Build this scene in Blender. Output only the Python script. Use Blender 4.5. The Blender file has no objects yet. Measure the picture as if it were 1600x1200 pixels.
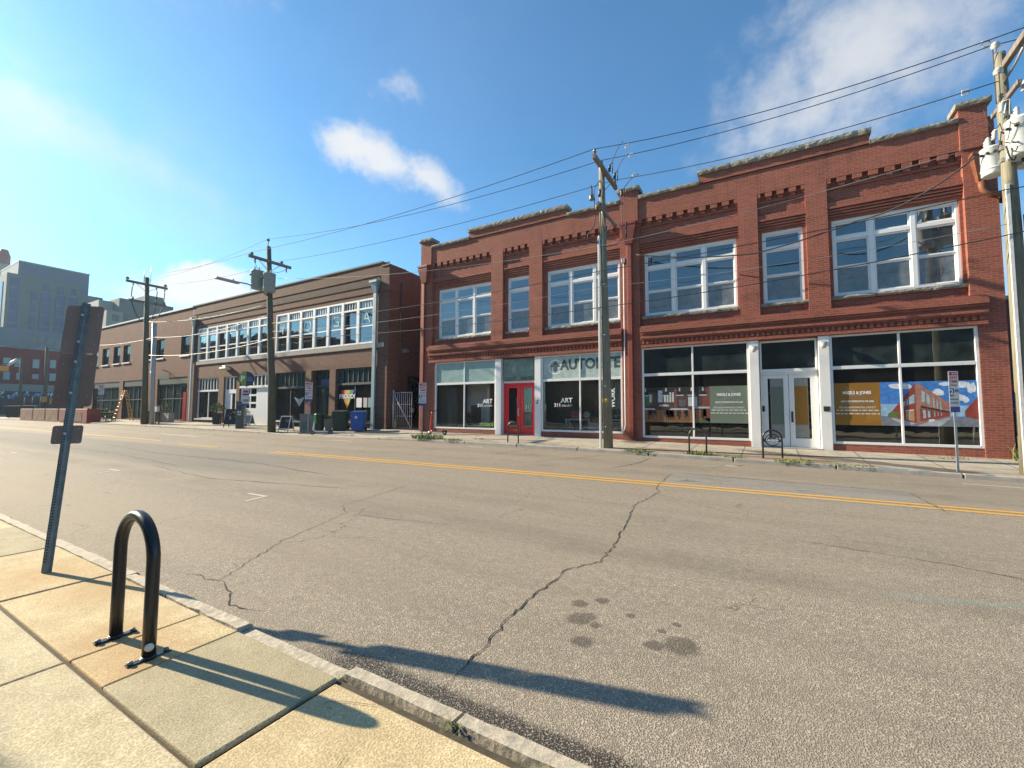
import bpy, math, random
from mathutils import Vector, Matrix
import numpy as np
rnd = random.Random(7)
SC = bpy.context.scene
COL = SC.collection
rad = math.radians

# ---------------------------------------------------------------- camera model
F = 685.0; YAW = rad(30.33); PIT = rad(3.5); ROL = rad(.19); CAMH = 1.55
_fw = Vector((-math.sin(YAW)*math.cos(PIT), math.cos(YAW)*math.cos(PIT), math.sin(PIT)))
_rt = Vector((math.cos(YAW), math.sin(YAW), 0)); _up = _rt.cross(_fw)
_R = _rt*math.cos(ROL)+_up*math.sin(ROL); _U = -_rt*math.sin(ROL)+_up*math.cos(ROL)
CAM = Vector((0, 0, CAMH))
def ray(u, v): return _fw+_R*((u-800)/F)+_U*((600-v)/F)
def PY(u, v, Y): d = ray(u, v); return CAM+d*(Y/d.y)          # point of the plane y=Y seen at photo pixel (u,v)
def PXX(u, v, X): d = ray(u, v); return CAM+d*(X/d.x)
def PZ(u, v, z=0.): d = ray(u, v); return CAM+d*((z-CAMH)/d.z)

# ---------------------------------------------------------------- ground heights
def lerp_tab(t, x):
    if x <= t[0][0]: return t[0][1]
    for (a, b), (c, d) in zip(t, t[1:]):
        if x <= c: return b+(d-b)*(x-a)/(c-a)
    return t[-1][1]
ZW = [(-140,.45),(-60,.45),(-41,.42),(-28,.35),(-25.3,.33),(-24.6,.25),(-16.2,.25),(-15.4,.32),(-14,.33),(-9,.32),(-5,.28),(-2,.22),(0,.19),(3.4,.12),(8,.04),(40,-.2)]
ZK = [(-140,.33),(-60,.33),(-41,.30),(-28,.23),(-22,.21),(-14,.21),(-9,.20),(-5,.16),(-2,.10),(0,.07),(3.4,.0),(8,-.08),(40,-.32)]
ZF = [(-140,.65),(-40,.58),(-30,.5),(-18,.5),(-14.5,.44),(-11,.43),(-9,.42),(-5,.40),(-.4,.31),(1.6,.31),(5.9,.25),(8,.2),(40,-.1)]
YK = 14.4; YF = 17.6
def gz(x, y):
    if y < 1.75: return .13
    if y <= YK:
        t = min(max((y-8.5)/(YK-8.5), 0), 1); t = t*t*(3-2*t)
        return t*lerp_tab(ZK, x)
    t = min((y-14.8)/(YF-14.8), 1.3)
    a = lerp_tab(ZW, x); return a+(lerp_tab(ZF, x)-a)*t

# ---------------------------------------------------------------- mesh builder
class MB:
    def __init__(s): s.v = []; s.f = []; s.m = []; s.s = []
    def _add(s, vs, fs, m=0, sm=False):
        o = len(s.v); s.v += [tuple(p) for p in vs]
        for f in fs: s.f.append(tuple(i+o for i in f)); s.m.append(m); s.s.append(sm)
        return s
    def box(s, x0, x1, y0, y1, z0, z1, m=0):
        if x0 > x1: x0, x1 = x1, x0
        if y0 > y1: y0, y1 = y1, y0
        if z0 > z1: z0, z1 = z1, z0
        return s._add([(x0,y0,z0),(x1,y0,z0),(x1,y1,z0),(x0,y1,z0),(x0,y0,z1),(x1,y0,z1),(x1,y1,z1),(x0,y1,z1)],
            [(0,3,2,1),(4,5,6,7),(0,1,5,4),(1,2,6,5),(2,3,7,6),(3,0,4,7)], m)
    def obox(s, c, ax, ay, az, m=0):
        c = Vector(c); ax = Vector(ax); ay = Vector(ay); az = Vector(az)
        P = [c+ax*i+ay*j+az*k for k in (-1,1) for i,j in ((-1,-1),(1,-1),(1,1),(-1,1))]
        return s._add(P, [(0,3,2,1),(4,5,6,7),(0,1,5,4),(1,2,6,5),(2,3,7,6),(3,0,4,7)], m)
    def quad(s, a, b, c, d, m=0): return s._add([a,b,c,d], [(0,1,2,3)], m)
    def poly(s, pts, m=0): return s._add(pts, [tuple(range(len(pts)))], m)
    def extr(s, pts, d, m=0, sm=False):
        n = len(pts); d = Vector(d); P = [Vector(p) for p in pts]
        return s._add(P+[p+d for p in P], [tuple(range(n))[::-1], tuple(range(n, 2*n))]+[(i,(i+1)%n,n+(i+1)%n,n+i) for i in range(n)], m, sm)
    def tube(s, pts, r, n=8, m=0, cap=True, sm=True):
        P = [Vector(p) for p in pts]; k = len(P); rs = r if isinstance(r, (list, tuple)) else [r]*k
        vs = []; prev = None
        for i, p in enumerate(P):
            t = (P[min(i+1,k-1)]-P[max(i-1,0)]).normalized()
            if prev is None:
                a = Vector((0,0,1)) if abs(t.z) < .9 else Vector((1,0,0)); u = t.cross(a).normalized()
            else: u = (prev-t*prev.dot(t)).normalized()
            prev = u; w = t.cross(u)
            vs += [p+(u*math.cos(2*math.pi*j/n)+w*math.sin(2*math.pi*j/n))*rs[i] for j in range(n)]
        fs = [(i*n+j, i*n+(j+1)%n, (i+1)*n+(j+1)%n, (i+1)*n+j) for i in range(k-1) for j in range(n)]
        s._add(vs, fs, m, sm)
        if cap:
            o = len(s.v)-k*n
            s.f.append(tuple(o+j for j in range(n))[::-1]); s.m.append(m); s.s.append(False)
            s.f.append(tuple(o+(k-1)*n+j for j in range(n))); s.m.append(m); s.s.append(False)
        return s
    def lathe(s, prof, c=(0,0,0), n=14, m=0, sm=True, d=(0,0,1)):
        d = Vector(d).normalized(); c = Vector(c)
        a = Vector((0,0,1)) if abs(d.z) < .9 else Vector((1,0,0)); u = d.cross(a).normalized(); w = d.cross(u)
        vs = [c+d*z+(u*math.cos(2*math.pi*j/n)+w*math.sin(2*math.pi*j/n))*r for r, z in prof for j in range(n)]
        k = len(prof)
        fs = [(i*n+j, i*n+(j+1)%n, (i+1)*n+(j+1)%n, (i+1)*n+j) for i in range(k-1) for j in range(n)]
        s._add(vs, fs, m, sm)
        o = len(s.v)-k*n
        if prof[0][0] > 1e-4: s.f.append(tuple(o+j for j in range(n))[::-1]); s.m.append(m); s.s.append(False)
        if prof[-1][0] > 1e-4: s.f.append(tuple(o+(k-1)*n+j for j in range(n))); s.m.append(m); s.s.append(False)
        return s
    def build(s, name, mats, parent=None, bevel=0, seg=2):
        me = bpy.data.meshes.new(name)
        off = Vector((0,0,0)); p = parent
        while p is not None: off += p.location; p = p.parent
        me.from_pydata([(a-off.x, b-off.y, c-off.z) for a, b, c in s.v], [], s.f)
        for m in (mats if isinstance(mats, (list, tuple)) else [mats]): me.materials.append(m)
        me.polygons.foreach_set('material_index', s.m); me.polygons.foreach_set('use_smooth', s.s)
        me.update()
        o = bpy.data.objects.new(name, me); COL.objects.link(o)
        if parent is not None: o.parent = parent
        if bevel:
            b = o.modifiers.new('bevel', 'BEVEL'); b.width = bevel; b.segments = seg; b.limit_method = 'ANGLE'; b.angle_limit = rad(40)
        return o
def tag(o, label=None, cat=None, group=None, kind=None):
    if label: o['label'] = label
    if cat: o['category'] = cat
    if group: o['group'] = group
    if kind: o['kind'] = kind
    return o
def thing(name, label, cat, loc=(0,0,0), group=None):
    o = bpy.data.objects.new(name, None); o.empty_display_size = .2; COL.objects.link(o); o.location = loc
    return tag(o, label, cat, group)
def struct(name, mb, mats, **k): return tag(mb.build(name, mats, **k), kind='structure')
def copy_tree(o, parent=None):
    c = o.copy(); COL.objects.link(c)
    if parent is not None: c.parent = parent
    for ch in list(o.children): copy_tree(ch, c)
    return c
def dup(root, label, loc, rz=0, group=None):
    c = copy_tree(root); c.location = loc; c.rotation_euler = (0,0,rz); c['label'] = label
    if group: c['group'] = group
    return c
def text(name, s, loc, size, mat, parent=None, align='CENTER', rz=0, bold=0., sx=1., rx=90):
    cu = bpy.data.curves.new(name, 'FONT'); cu.body = s; cu.size = size; cu.align_x = align; cu.align_y = 'CENTER'
    cu.extrude = .001; cu.offset = bold*size; cu.materials.append(mat); cu.resolution_u = 3
    tmp = bpy.data.objects.new(name+'_curve', cu); me = bpy.data.meshes.new_from_object(tmp); bpy.data.objects.remove(tmp)
    me.name = name; o = bpy.data.objects.new(name, me); COL.objects.link(o)
    off = Vector((0,0,0)); p = parent
    while p is not None: off += p.location; p = p.parent
    o.location = Vector(loc)-off; o.rotation_euler = (rad(rx), 0, rz); o.scale = (sx, 1, 1)
    if parent is not None: o.parent = parent
    return o

# ---------------------------------------------------------------- materials
class N:
    """small node helper"""
    def __init__(s, tree): s.t = tree; s.n = tree.nodes; s.l = tree.links
    def new(s, typ, **k):
        n = s.n.new(typ)
        for a, b in k.items(): setattr(n, a, b)
        return n
    def put(s, sock, val):
        if hasattr(val, 'is_output'): s.l.new(val, sock)
        elif val is not None: sock.default_value = val
    def math(s, op, a, b=None, c=None, clamp=False):
        n = s.new('ShaderNodeMath', operation=op, use_clamp=clamp)
        for i, x in enumerate((a, b, c)): s.put(n.inputs[i], x)
        return n.outputs[0]
    def vmath(s, op, a, b=None, out=0):
        n = s.new('ShaderNodeVectorMath', operation=op); s.put(n.inputs[0], a)
        if b is not None: s.put(n.inputs[1], b)
        return n.outputs['Value'] if op in ('LENGTH','DISTANCE','DOT_PRODUCT') else n.outputs[0]
    def noise(s, vec, scale, detail=3, rough=.55, dist=0.):
        n = s.new('ShaderNodeTexNoise'); s.put(n.inputs['Vector'], vec); n.inputs['Scale'].default_value = scale
        n.inputs['Detail'].default_value = detail; n.inputs['Roughness'].default_value = rough; n.inputs['Distortion'].default_value = dist
        return n.outputs[0]
    def voro(s, vec, scale, feature='F1', out=0):
        n = s.new('ShaderNodeTexVoronoi', feature=feature); s.put(n.inputs['Vector'], vec); n.inputs['Scale'].default_value = scale
        return n.outputs[out]
    def rng(s, v, a, b, c=0., d=1., sm=False):
        n = s.new('ShaderNodeMapRange'); n.interpolation_type = 'SMOOTHSTEP' if sm else 'LINEAR'
        s.put(n.inputs[0], v)
        for i, x in enumerate((a, b, c, d)): s.put(n.inputs[i+1], x)
        return n.outputs[0]
    def mix(s, f, a, b, blend='MIX'):
        n = s.new('ShaderNodeMix', data_type='RGBA', blend_type=blend)
        s.put(n.inputs[0], f)
        for sock, x in ((n.inputs[6], a), (n.inputs[7], b)):
            s.put(sock, x if hasattr(x, 'is_output') else (tuple(x)+(1,))[:4])
        return n.outputs[2]
    def ramp(s, f, stops):
        n = s.new('ShaderNodeValToRGB'); e = n.color_ramp.elements
        while len(e) < len(stops): e.new(.5)
        for el, (p, c) in zip(e, stops): el.position = p; el.color = (tuple(c)+(1,))[:4]
        s.put(n.inputs[0], f); return n.outputs[0]
    def sep(s, v): n = s.new('ShaderNodeSeparateXYZ'); s.put(n.inputs[0], v); return n.outputs
    def comb(s, x=0., y=0., z=0.):
        n = s.new('ShaderNodeCombineXYZ')
        for i, a in enumerate((x, y, z)): s.put(n.inputs[i], a)
        return n.outputs[0]
    def bump(s, h, strength=.3, dist=.01):
        n = s.new('ShaderNodeBump'); s.put(n.inputs['Height'], h); n.inputs['Strength'].default_value = strength; n.inputs['Distance'].default_value = dist
        return n.outputs[0]
def newmat(name):
    m = bpy.data.materials.new(name); m.use_nodes = True; nt = N(m.node_tree); b = m.node_tree.nodes['Principled BSDF']
    return m, nt, b
def wpos(nt): return nt.new('ShaderNodeNewGeometry').outputs['Position']
def opos(nt): return nt.new('ShaderNodeTexCoord').outputs['Object']
MATS = {}
def plain(name, col, rough=.6, metal=0., var=.12, scale=9., bump=0., coat=0., spec=None):
    if name in MATS: return MATS[name]
    m, nt, b = newmat(name); p = opos(nt)
    n = nt.noise(p, scale, 4, .6); n2 = nt.noise(p, scale*6, 3, .6)
    v = nt.math('ADD', nt.math('MULTIPLY', n, .7), nt.math('MULTIPLY', n2, .3))
    dark = tuple(c*(1-var*1.6) for c in col); lite = tuple(min(c*(1+var), 1) for c in col)
    nt.put(b.inputs['Base Color'], nt.ramp(v, [(.3, dark), (.7, lite)]))
    nt.put(b.inputs['Roughness'], nt.rng(n2, .3, .7, max(rough-.08, .03), min(rough+.1, 1)))
    b.inputs['Metallic'].default_value = metal
    if coat: b.inputs['Coat Weight'].default_value = coat
    if spec is not None: b.inputs['Specular IOR Level'].default_value = spec
    if bump: nt.put(b.inputs['Normal'], nt.bump(n2, .4, bump))
    MATS[name] = m; return m
def brick(name, c1, c2, mortar, bw=.215, bh=.072, weath=.35, msize=.09, stain=(.05,.035,.03)):
    m, nt, b = newmat(name); p = wpos(nt); x, y, z = nt.sep(p)
    v = nt.comb(nt.math('ADD', x, y), z, 0.)
    n = nt.new('ShaderNodeTexBrick'); nt.put(n.inputs['Vector'], v)
    n.inputs['Color1'].default_value = c1+(1,); n.inputs['Color2'].default_value = c2+(1,); n.inputs['Mortar'].default_value = mortar+(1,)
    n.inputs['Scale'].default_value = 1; n.inputs['Brick Width'].default_value = bw; n.inputs['Row Height'].default_value = bh
    n.inputs['Mortar Size'].default_value = bh*msize; n.inputs['Mortar Smooth'].default_value = .2; n.inputs['Bias'].default_value = 0.
    big = nt.noise(p, .7, 5, .6); fine = nt.noise(p, 30, 3, .6)
    streak = nt.noise(nt.comb(nt.math('MULTIPLY', nt.math('ADD', x, y), 3.), nt.math('MULTIPLY', z, .35), 0.), 1.6, 4, .6)
    pale = tuple(min(c*1.45+.03, 1) for c in c1)
    c = nt.mix(nt.rng(big, .45, .75, 0, .30), n.outputs[0], pale)
    c = nt.mix(nt.rng(streak, .52, .78, 0, weath), c, stain)
    c = nt.mix(nt.rng(fine, .3, .7, .0, .35), c, tuple(q*.62 for q in c2))
    nt.put(b.inputs['Base Color'], c); b.inputs['Roughness'].default_value = .82
    b.inputs['Specular IOR Level'].default_value = .3
    h = nt.math('ADD', nt.math('MULTIPLY', n.outputs[1], -1.), nt.math('MULTIPLY', fine, .35))
    nt.put(b.inputs['Normal'], nt.bump(h, .55, .012))
    return m
def glass(name, refl=.10, tint=(.75,.8,.8), dirt=.12, boost=1.0, film=(.30,.32,.32)):
    """window glass: transparent and mirror-like by Fresnel, with a diffuse film of dirt and painted-in reflection"""
    m, nt, b = newmat(name); out = nt.n['Material Output']
    fr = nt.new('ShaderNodeFresnel'); fr.inputs[0].default_value = 1.52
    p = wpos(nt); wob = nt.noise(p, 1.3, 2, .5); wob2 = nt.noise(p, .35, 1, .5)
    bm = nt.bump(nt.math('ADD', wob, nt.math('MULTIPLY', wob2, 2.)), .12, .02)
    gl = nt.new('ShaderNodeBsdfGlossy'); gl.inputs['Roughness'].default_value = .015; nt.put(gl.inputs['Normal'], bm); gl.inputs[0].default_value = (1,1,1,1)
    tr = nt.new('ShaderNodeBsdfTransparent'); tr.inputs[0].default_value = tint+(1,)
    df = nt.new('ShaderNodeBsdfDiffuse'); df.inputs[0].default_value = film+(1,)
    f = nt.math('ADD', nt.math('MULTIPLY', fr.outputs[0], boost), refl, clamp=True)
    mx = nt.new('ShaderNodeMixShader'); nt.put(mx.inputs[0], f); nt.l.new(tr.outputs[0], mx.inputs[1]); nt.l.new(gl.outputs[0], mx.inputs[2])
    mx2 = nt.new('ShaderNodeMixShader'); dn = nt.noise(p, 2.2, 5, .65)
    nt.put(mx2.inputs[0], nt.rng(dn, .35, .8, dirt*.3, dirt)); nt.l.new(mx.outputs[0], mx2.inputs[1]); nt.l.new(df.outputs[0], mx2.inputs[2])
    nt.l.new(mx2.outputs[0], out.inputs[0]); return m

M = {}
M['brick'] = brick('red_brick', (.33,.100,.067), (.225,.066,.047), (.32,.155,.11), msize=.13)
M['brickB'] = brick('brown_brick', (.165,.055,.038), (.07,.026,.020), (.23,.165,.125), msize=.17, weath=.3, stain=(.03,.026,.024))
M['brickD'] = brick('dark_brick', (.10,.06,.05), (.06,.035,.03), (.13,.11,.10), msize=.13, stain=(.02,.02,.02))
M['brickC'] = brick('russet_brick', (.18,.056,.040), (.10,.032,.025), (.21,.125,.092), msize=.15, weath=.15)
M['brickF'] = brick('far_red_brick', (.24,.045,.05), (.20,.038,.042), (.2,.06,.06), weath=.2)
def stone(name, a, b_, sc=7., bump=.03):
    m, nt, b = newmat(name); p = opos(nt)
    n = nt.noise(p, sc, 6, .7); v = nt.voro(p, sc*1.6); fine = nt.noise(p, sc*9, 3, .7)
    c = nt.ramp(nt.math('ADD', nt.math('MULTIPLY', n, .6), nt.math('MULTIPLY', fine, .4)), [(.35, a), (.65, b_)])
    nt.put(b.inputs['Base Color'], c); b.inputs['Roughness'].default_value = .85
    nt.put(b.inputs['Normal'], nt.bump(nt.math('ADD', n, nt.math('MULTIPLY', v, .4)), .9, bump)); return m
M['granite'] = stone('rough_granite', (.09,.085,.07), (.36,.335,.275))
M['kerbstone'] = stone('kerb_granite', (.26,.23,.18), (.55,.49,.38), 14., .008)
def painted(name, col, chip=(.25,.22,.18), amt=.06):
    m, nt, b = newmat(name); p = wpos(nt); x, y, z = nt.sep(p)
    n = nt.noise(p, 9, 6, .7); st = nt.noise(nt.comb(nt.math('MULTIPLY', nt.math('ADD', x, y), 6.), nt.math('MULTIPLY', z, .6), 0.), 2., 4, .6)
    c = nt.mix(nt.rng(st, .5, .8, 0, .22), col, tuple(q*.55 for q in col))
    c = nt.mix(nt.rng(n, .68, .72, 0, 1 if amt > .1 else .6), c, chip)
    nt.put(b.inputs['Base Color'], c); b.inputs['Roughness'].default_value = .5
    nt.put(b.inputs['Normal'], nt.bump(n, .2, .004)); return m
M['white'] = painted('white_trim_paint', (.72,.74,.74))
M['whitechip'] = painted('chipped_white_paint', (.74,.74,.72), (.2,.13,.09), .2)
M['rackblack'] = painted('chipped_black_coat', (.013,.014,.016), (.10,.06,.035), .06); M['rackblack'].node_tree.nodes['Principled BSDF'].inputs['Roughness'].default_value = .3
M['door_red'] = plain('red_door_paint', (.80,.020,.030), .35, var=.1, scale=4, coat=.2)
M['sheet_red'] = plain('red_painted_sheet_metal', (.25,.055,.035), .5, var=.2, scale=5)
M['sheet_rust'] = plain('rusty_sheet_metal', (.17,.058,.025), .65, var=.35, scale=6)
M['black'] = plain('black_powder_coat', (.012,.013,.015), .32, var=.15, scale=14, coat=.3)
M['dark'] = plain('dark_plastic', (.02,.022,.024), .5)
M['rubber'] = plain('tyre_rubber', (.018,.018,.018), .8)
M['galv'] = plain('galvanised_steel', (.36,.38,.40), .45, .7, .2, 8)
M['galvdull'] = plain('weathered_steel_post', (.20,.24,.245), .6, .2, .25, 10)
M['alum'] = plain('sign_back_aluminium', (.28,.185,.145), .6, .0, .12, 5)
M['steel'] = plain('bare_steel', (.6,.6,.6), .35, .9)
M['canwhite'] = plain('transformer_white_enamel', (.62,.65,.66), .45, var=.12, scale=4)
M['cangrey'] = plain('transformer_grey_enamel', (.26,.31,.31), .45, var=.12, scale=4)
M['ceramic'] = plain('glazed_insulator', (.16,.15,.15), .25)
M['ceramicw'] = plain('pale_insulator', (.5,.5,.5), .3)
M['wire'] = plain('cable_jacket', (.025,.026,.028), .6)
M['wirel'] = plain('bare_aluminium_cable', (.30,.30,.29), .5, .2)
M['pvc'] = plain('white_conduit', (.62,.63,.62), .5)
M['greyp'] = plain('grey_pole_paint', (.34,.37,.38), .5)
M['conc'] = plain('grey_concrete', (.34,.32,.29), .85, var=.2, scale=2.5, bump=.006)
M['roof'] = plain('roof_membrane', (.16,.16,.16), .9)
M['room'] = plain('room_plaster', (.48,.48,.46), .9)
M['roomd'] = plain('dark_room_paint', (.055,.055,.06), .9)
M['roomfloor'] = plain('room_floorboards', (.10,.075,.05), .6)
M['paper'] = plain('white_vinyl', (.78,.78,.78), .6, var=.04)
M['poster'] = plain('paper_print', (.5,.48,.45), .7)
M['navy'] = plain('navy_print', (.02,.045,.16), .5)
M['purpleblue'] = plain('blue_sign_print', (.05,.06,.28), .5)
M['blueprint'] = plain('bright_blue_print', (.03,.10,.32), .5)
M['redprint'] = plain('red_sign_print', (.5,.03,.04), .5)
M['blackprint'] = plain('black_print', (.02,.02,.02), .6)
M['greyprint'] = plain('grey_print', (.25,.26,.28), .6)
M['limeprint'] = plain('lime_print', (.22,.42,.05), .5)
M['signwhite'] = plain('sign_reflective_white', (.62,.6,.6), .4, var=.06)
M['sage'] = plain('sage_green_print', (.13,.17,.125), .5, var=.06, scale=1)
M['ochre'] = plain('ochre_print', (.25,.12,.012), .5, var=.06, scale=1)
M['whitetext'] = plain('white_lettering', (.8,.8,.8), .6, var=.02)
M['binblue'] = plain('blue_bin_plastic', (.012,.09,.36), .4, var=.12)
M['bingreen'] = plain('green_bin_plastic', (.022,.045,.035), .5)
M['boxgrey'] = plain('grey_cabinet_steel', (.15,.17,.17), .5)
M['payst'] = plain('pay_station_steel', (.07,.10,.09), .45)
M['scootw'] = plain('white_scooter_body', (.7,.73,.73), .35)
M['scootg'] = plain('green_scooter_stem', (.06,.36,.07), .35)
M['scootr'] = plain('red_scooter_stem', (.6,.06,.03), .35)
M['terracotta'] = plain('pale_planter_clay', (.34,.33,.31), .8)
M['wood'] = plain('ladder_fibreglass', (.62,.30,.02), .5)
M['teal'] = plain('frosted_teal_film', (.27,.40,.39), .3, var=.15, scale=3)
M['tealL'] = plain('pale_peeling_film', (.40,.50,.47), .4, var=.22, scale=7)
M['tealD'] = plain('old_lettering_grey', (.045,.085,.09), .7, var=.4, scale=22)
M['stucco'] = plain('pale_stucco', (.26,.26,.23), .8)
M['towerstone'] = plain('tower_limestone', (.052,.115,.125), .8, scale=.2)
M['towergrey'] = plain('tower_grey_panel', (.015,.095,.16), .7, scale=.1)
M['greyblock'] = plain('grey_rendered_block', (.15,.155,.155), .85, scale=.3)
M['orange'] = plain('signal_yellow', (.62,.26,.02), .5)
M['clay'] = plain('barrier_weathered_paint', (.27,.17,.125), .75, var=.4, scale=2)
M['barred'] = plain('red_barrier_paint', (.27,.042,.042), .6, var=.25, scale=2)
M['cardboard'] = plain('cardboard', (.36,.24,.13), .8)
M['pink'] = plain('pink_box_print', (.42,.07,.10), .6)
M['curtain'] = plain('pale_curtain', (.42,.43,.40), .9, var=.1, scale=2)
M['carblack'] = plain('black_car_paint', (.012,.013,.015), .15, coat=1.)
M['carred'] = plain('red_car_paint', (.4,.02,.03), .3, coat=.6)
M['g_up'] = glass('upstairs_glass', .10, (.55,.6,.62), .10, 2.2)
M['g_scr'] = glass('screened_glass', .05, (.30,.32,.33), .75, 1.6)
M['g_shop'] = glass('shop_glass', .05, (.84,.88,.88), .07, 1.3)
M['g_dark'] = glass('transom_glass', .03, (.20,.24,.25), .30, 1.2, (.14,.20,.21))  # bluish diffuse film paints in the faint sky reflection of the transoms
M['g_film'] = glass('old_transom_glass', .01, (.9,.92,.92), .25, .8)
M['g_far'] = glass('green_tinted_glass', .02, (.25,.36,.36), .35, .75, (.16,.26,.26))
def towerglass():
    m, nt, b = newmat('tower_blue_glass'); b.inputs['Base Color'].default_value = (.001,.045,.14,1); b.inputs['Roughness'].default_value = .3
    b.inputs['Specular IOR Level'].default_value = .25; return m
M['g_tower'] = towerglass()
def woodpole(name, a, b_):
    m, nt, b = newmat(name); p = opos(nt); x, y, z = nt.sep(p)
    g = nt.noise(nt.comb(nt.math('MULTIPLY', x, 40.), nt.math('MULTIPLY', y, 40.), nt.math('MULTIPLY', z, 1.2)), 1., 5, .65)
    n2 = nt.noise(p, 1.1, 3, .6)
    c = nt.ramp(nt.math('ADD', nt.math('MULTIPLY', g, .7), nt.math('MULTIPLY', n2, .3)), [(.32, a), (.66, b_)])
    nt.put(b.inputs['Base Color'], c); b.inputs['Roughness'].default_value = .85
    nt.put(b.inputs['Normal'], nt.bump(g, .6, .012)); return m
M['pole'] = woodpole('weathered_wood_pole', (.095,.088,.062), (.27,.25,.18))
M['poledark'] = woodpole('dark_wood_pole', (.045,.05,.035), (.14,.13,.085))
M['arm'] = woodpole('grey_crossarm_wood', (.09,.075,.065), (.26,.22,.19))
def leafmat(name, a, b_):
    m, nt, b = newmat(name); p = wpos(nt); n = nt.noise(p, 5, 3, .6)
    oi = nt.noise(p, 40, 1)
    nt.put(b.inputs['Base Color'], nt.ramp(nt.math('ADD', nt.math('MULTIPLY', n, .6), nt.math('MULTIPLY', oi, .4)), [(.35, a), (.65, b_)]))
    b.inputs['Roughness'].default_value = .55
    b.inputs['Transmission Weight'].default_value = .0
    return m
M['leaf'] = leafmat('plant_leaf', (.03,.07,.015), (.12,.20,.04))
M['weed'] = leafmat('weed_grass', (.07,.11,.02), (.24,.30,.06))
M['treeleaf'] = leafmat('tree_leaf', (.025,.05,.015), (.07,.12,.03))
# ================================================================ THE SETTING
def asphalt():
    m, nt, b = newmat('worn_asphalt'); p = wpos(nt); x, y, z = nt.sep(p)
    agg = nt.voro(p, 125.); agg2 = nt.noise(p, 190, 2, .6); mid = nt.noise(p, 11, 5, .65); big = nt.noise(p, .55, 4, .6)
    lane = nt.noise(nt.comb(nt.math('MULTIPLY', x, .12), nt.math('MULTIPLY', y, 1.3), 0.), 1., 4, .6)
    s = nt.math('ADD', nt.math('MULTIPLY', agg2, .55), nt.math('MULTIPLY', nt.rng(agg, 0, .9), .45))
    c = nt.ramp(s, [(.22, (.075,.060,.043)), (.48, (.222,.188,.143)), (.64, (.38,.328,.255)), (.78, (.64,.56,.44))])
    c = nt.mix(nt.rng(mid, .42, .8, 0, .45), c, (.085,.078,.07))
    c = nt.mix(nt.rng(big, .40, .75, 0, .5), c, (.285,.24,.18))
    c = nt.mix(nt.rng(lane, .45, .75, 0, .5), c, (.18,.153,.12))
    wob = nt.math('MULTIPLY', nt.math('SUBTRACT', nt.noise(p, 2.5, 4, .6), .5), .35)
    def band(v, lo, hi, soft, w=wob):
        vv = nt.math('ADD', v, w)
        return nt.math('MULTIPLY', nt.rng(vv, lo-soft, lo+soft), nt.rng(vv, hi+soft, hi-soft))
    wsm = nt.math('MULTIPLY', wob, .25)
    patch = nt.math('MULTIPLY', band(x, -2.05, 2.25, .03, wsm), band(y, 9.22, 11.4, .04, wsm))
    c = nt.mix(nt.math('MULTIPLY', patch, .5), c, nt.ramp(s, [(.25,(.12,.125,.12)),(.7,(.30,.31,.30))]))
    # older, bluer resurfacing in the far left, and the dusty tan wheel tracks
    old = nt.math('MULTIPLY', nt.rng(x, -9, -14), band(y, 5.6, 9.0, .3))
    c = nt.mix(nt.math('MULTIPLY', old, .55), c, (.115,.118,.118))
    dust = band(y, 1.9, 3.4, .5, nt.math('MULTIPLY', wob, 2.4))
    c = nt.mix(nt.math('MULTIPLY', nt.math('MULTIPLY', dust, nt.rng(x, -5, -8)), .5), c, (.30,.25,.18))
    # polished, darker wheel tracks along the lanes and scattered small patches
    tw = None
    for yc in (4.9,6.5,11.0,12.5):
        e = nt.rng(nt.math('ABSOLUTE', nt.math('ADD', nt.math('SUBTRACT', y, yc), nt.math('MULTIPLY', wob, 1.2))), .12, .48, 1, 0, True); tw = e if tw is None else nt.math('MAXIMUM', tw, e)
    c = nt.mix(nt.math('MULTIPLY', nt.math('MULTIPLY', tw, nt.rng(nt.noise(p, .8, 4), .35, .65)), .32), c, (.10,.088,.075))
    spk = nt.math('MULTIPLY', nt.rng(nt.noise(p, 7, 2, .4), .785, .80), .4); c = nt.mix(spk, c, (.05,.043,.037))
    # oil spots: flat round stains
    blot = None
    w3 = nt.vmath('SCALE', nt.comb(nt.math('SUBTRACT', nt.noise(p, 14, 4), .5), nt.math('SUBTRACT', nt.noise(nt.vmath('ADD', p, (7,3,1)), 14, 4), .5), 0.), None)
    w3.node.inputs['Scale'].default_value = .06
    pw = nt.vmath('ADD', p, w3)
    for sx, sy, r in ((-1.13,2.88,.082),(-1.27,3.17,.095),(-1.22,3.24,.07),(-.54,3.16,.125),(-.70,3.08,.07),(-1.13,3.14,.055),(-1.22,3.56,.06),(-1.36,3.42,.07),(-.95,3.42,.04),(-.62,3.45,.035),(-.7,3.3,.03)):
        d = nt.vmath('DISTANCE', pw, (sx, sy, 0))
        e = nt.rng(d, r*.66, r*1.2, 1, 0, True)
        blot = e if blot is None else nt.math('MAXIMUM', blot, e)
    c = nt.mix(nt.math('MULTIPLY', nt.math('MULTIPLY', blot, nt.rng(agg2, .3, .6, .95, .6)), .82), c, (.035,.030,.026))
    # damp grit lying in the gutter
    gut = nt.math('MULTIPLY', nt.rng(nt.math('ADD', y, nt.math('MULTIPLY', wob, .5)), 1.98, 2.06, 1, 0, True), nt.rng(nt.math('ADD', x, wob), -2.75, -2.25))
    c = nt.mix(nt.math('MULTIPLY', gut, .82), c, nt.mix(nt.rng(s, .6, .66), (.014,.012,.010), (.30,.27,.22)))
    # chalky teal survey paint
    tl = nt.math('MULTIPLY', band(nt.math('SUBTRACT', y, nt.math('MULTIPLY', nt.math('SUBTRACT', x, .86), .27)), 4.88, 4.98, .05, nt.math('MULTIPLY', wob, .4)), band(x, .88, 2.1, .15))
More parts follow.
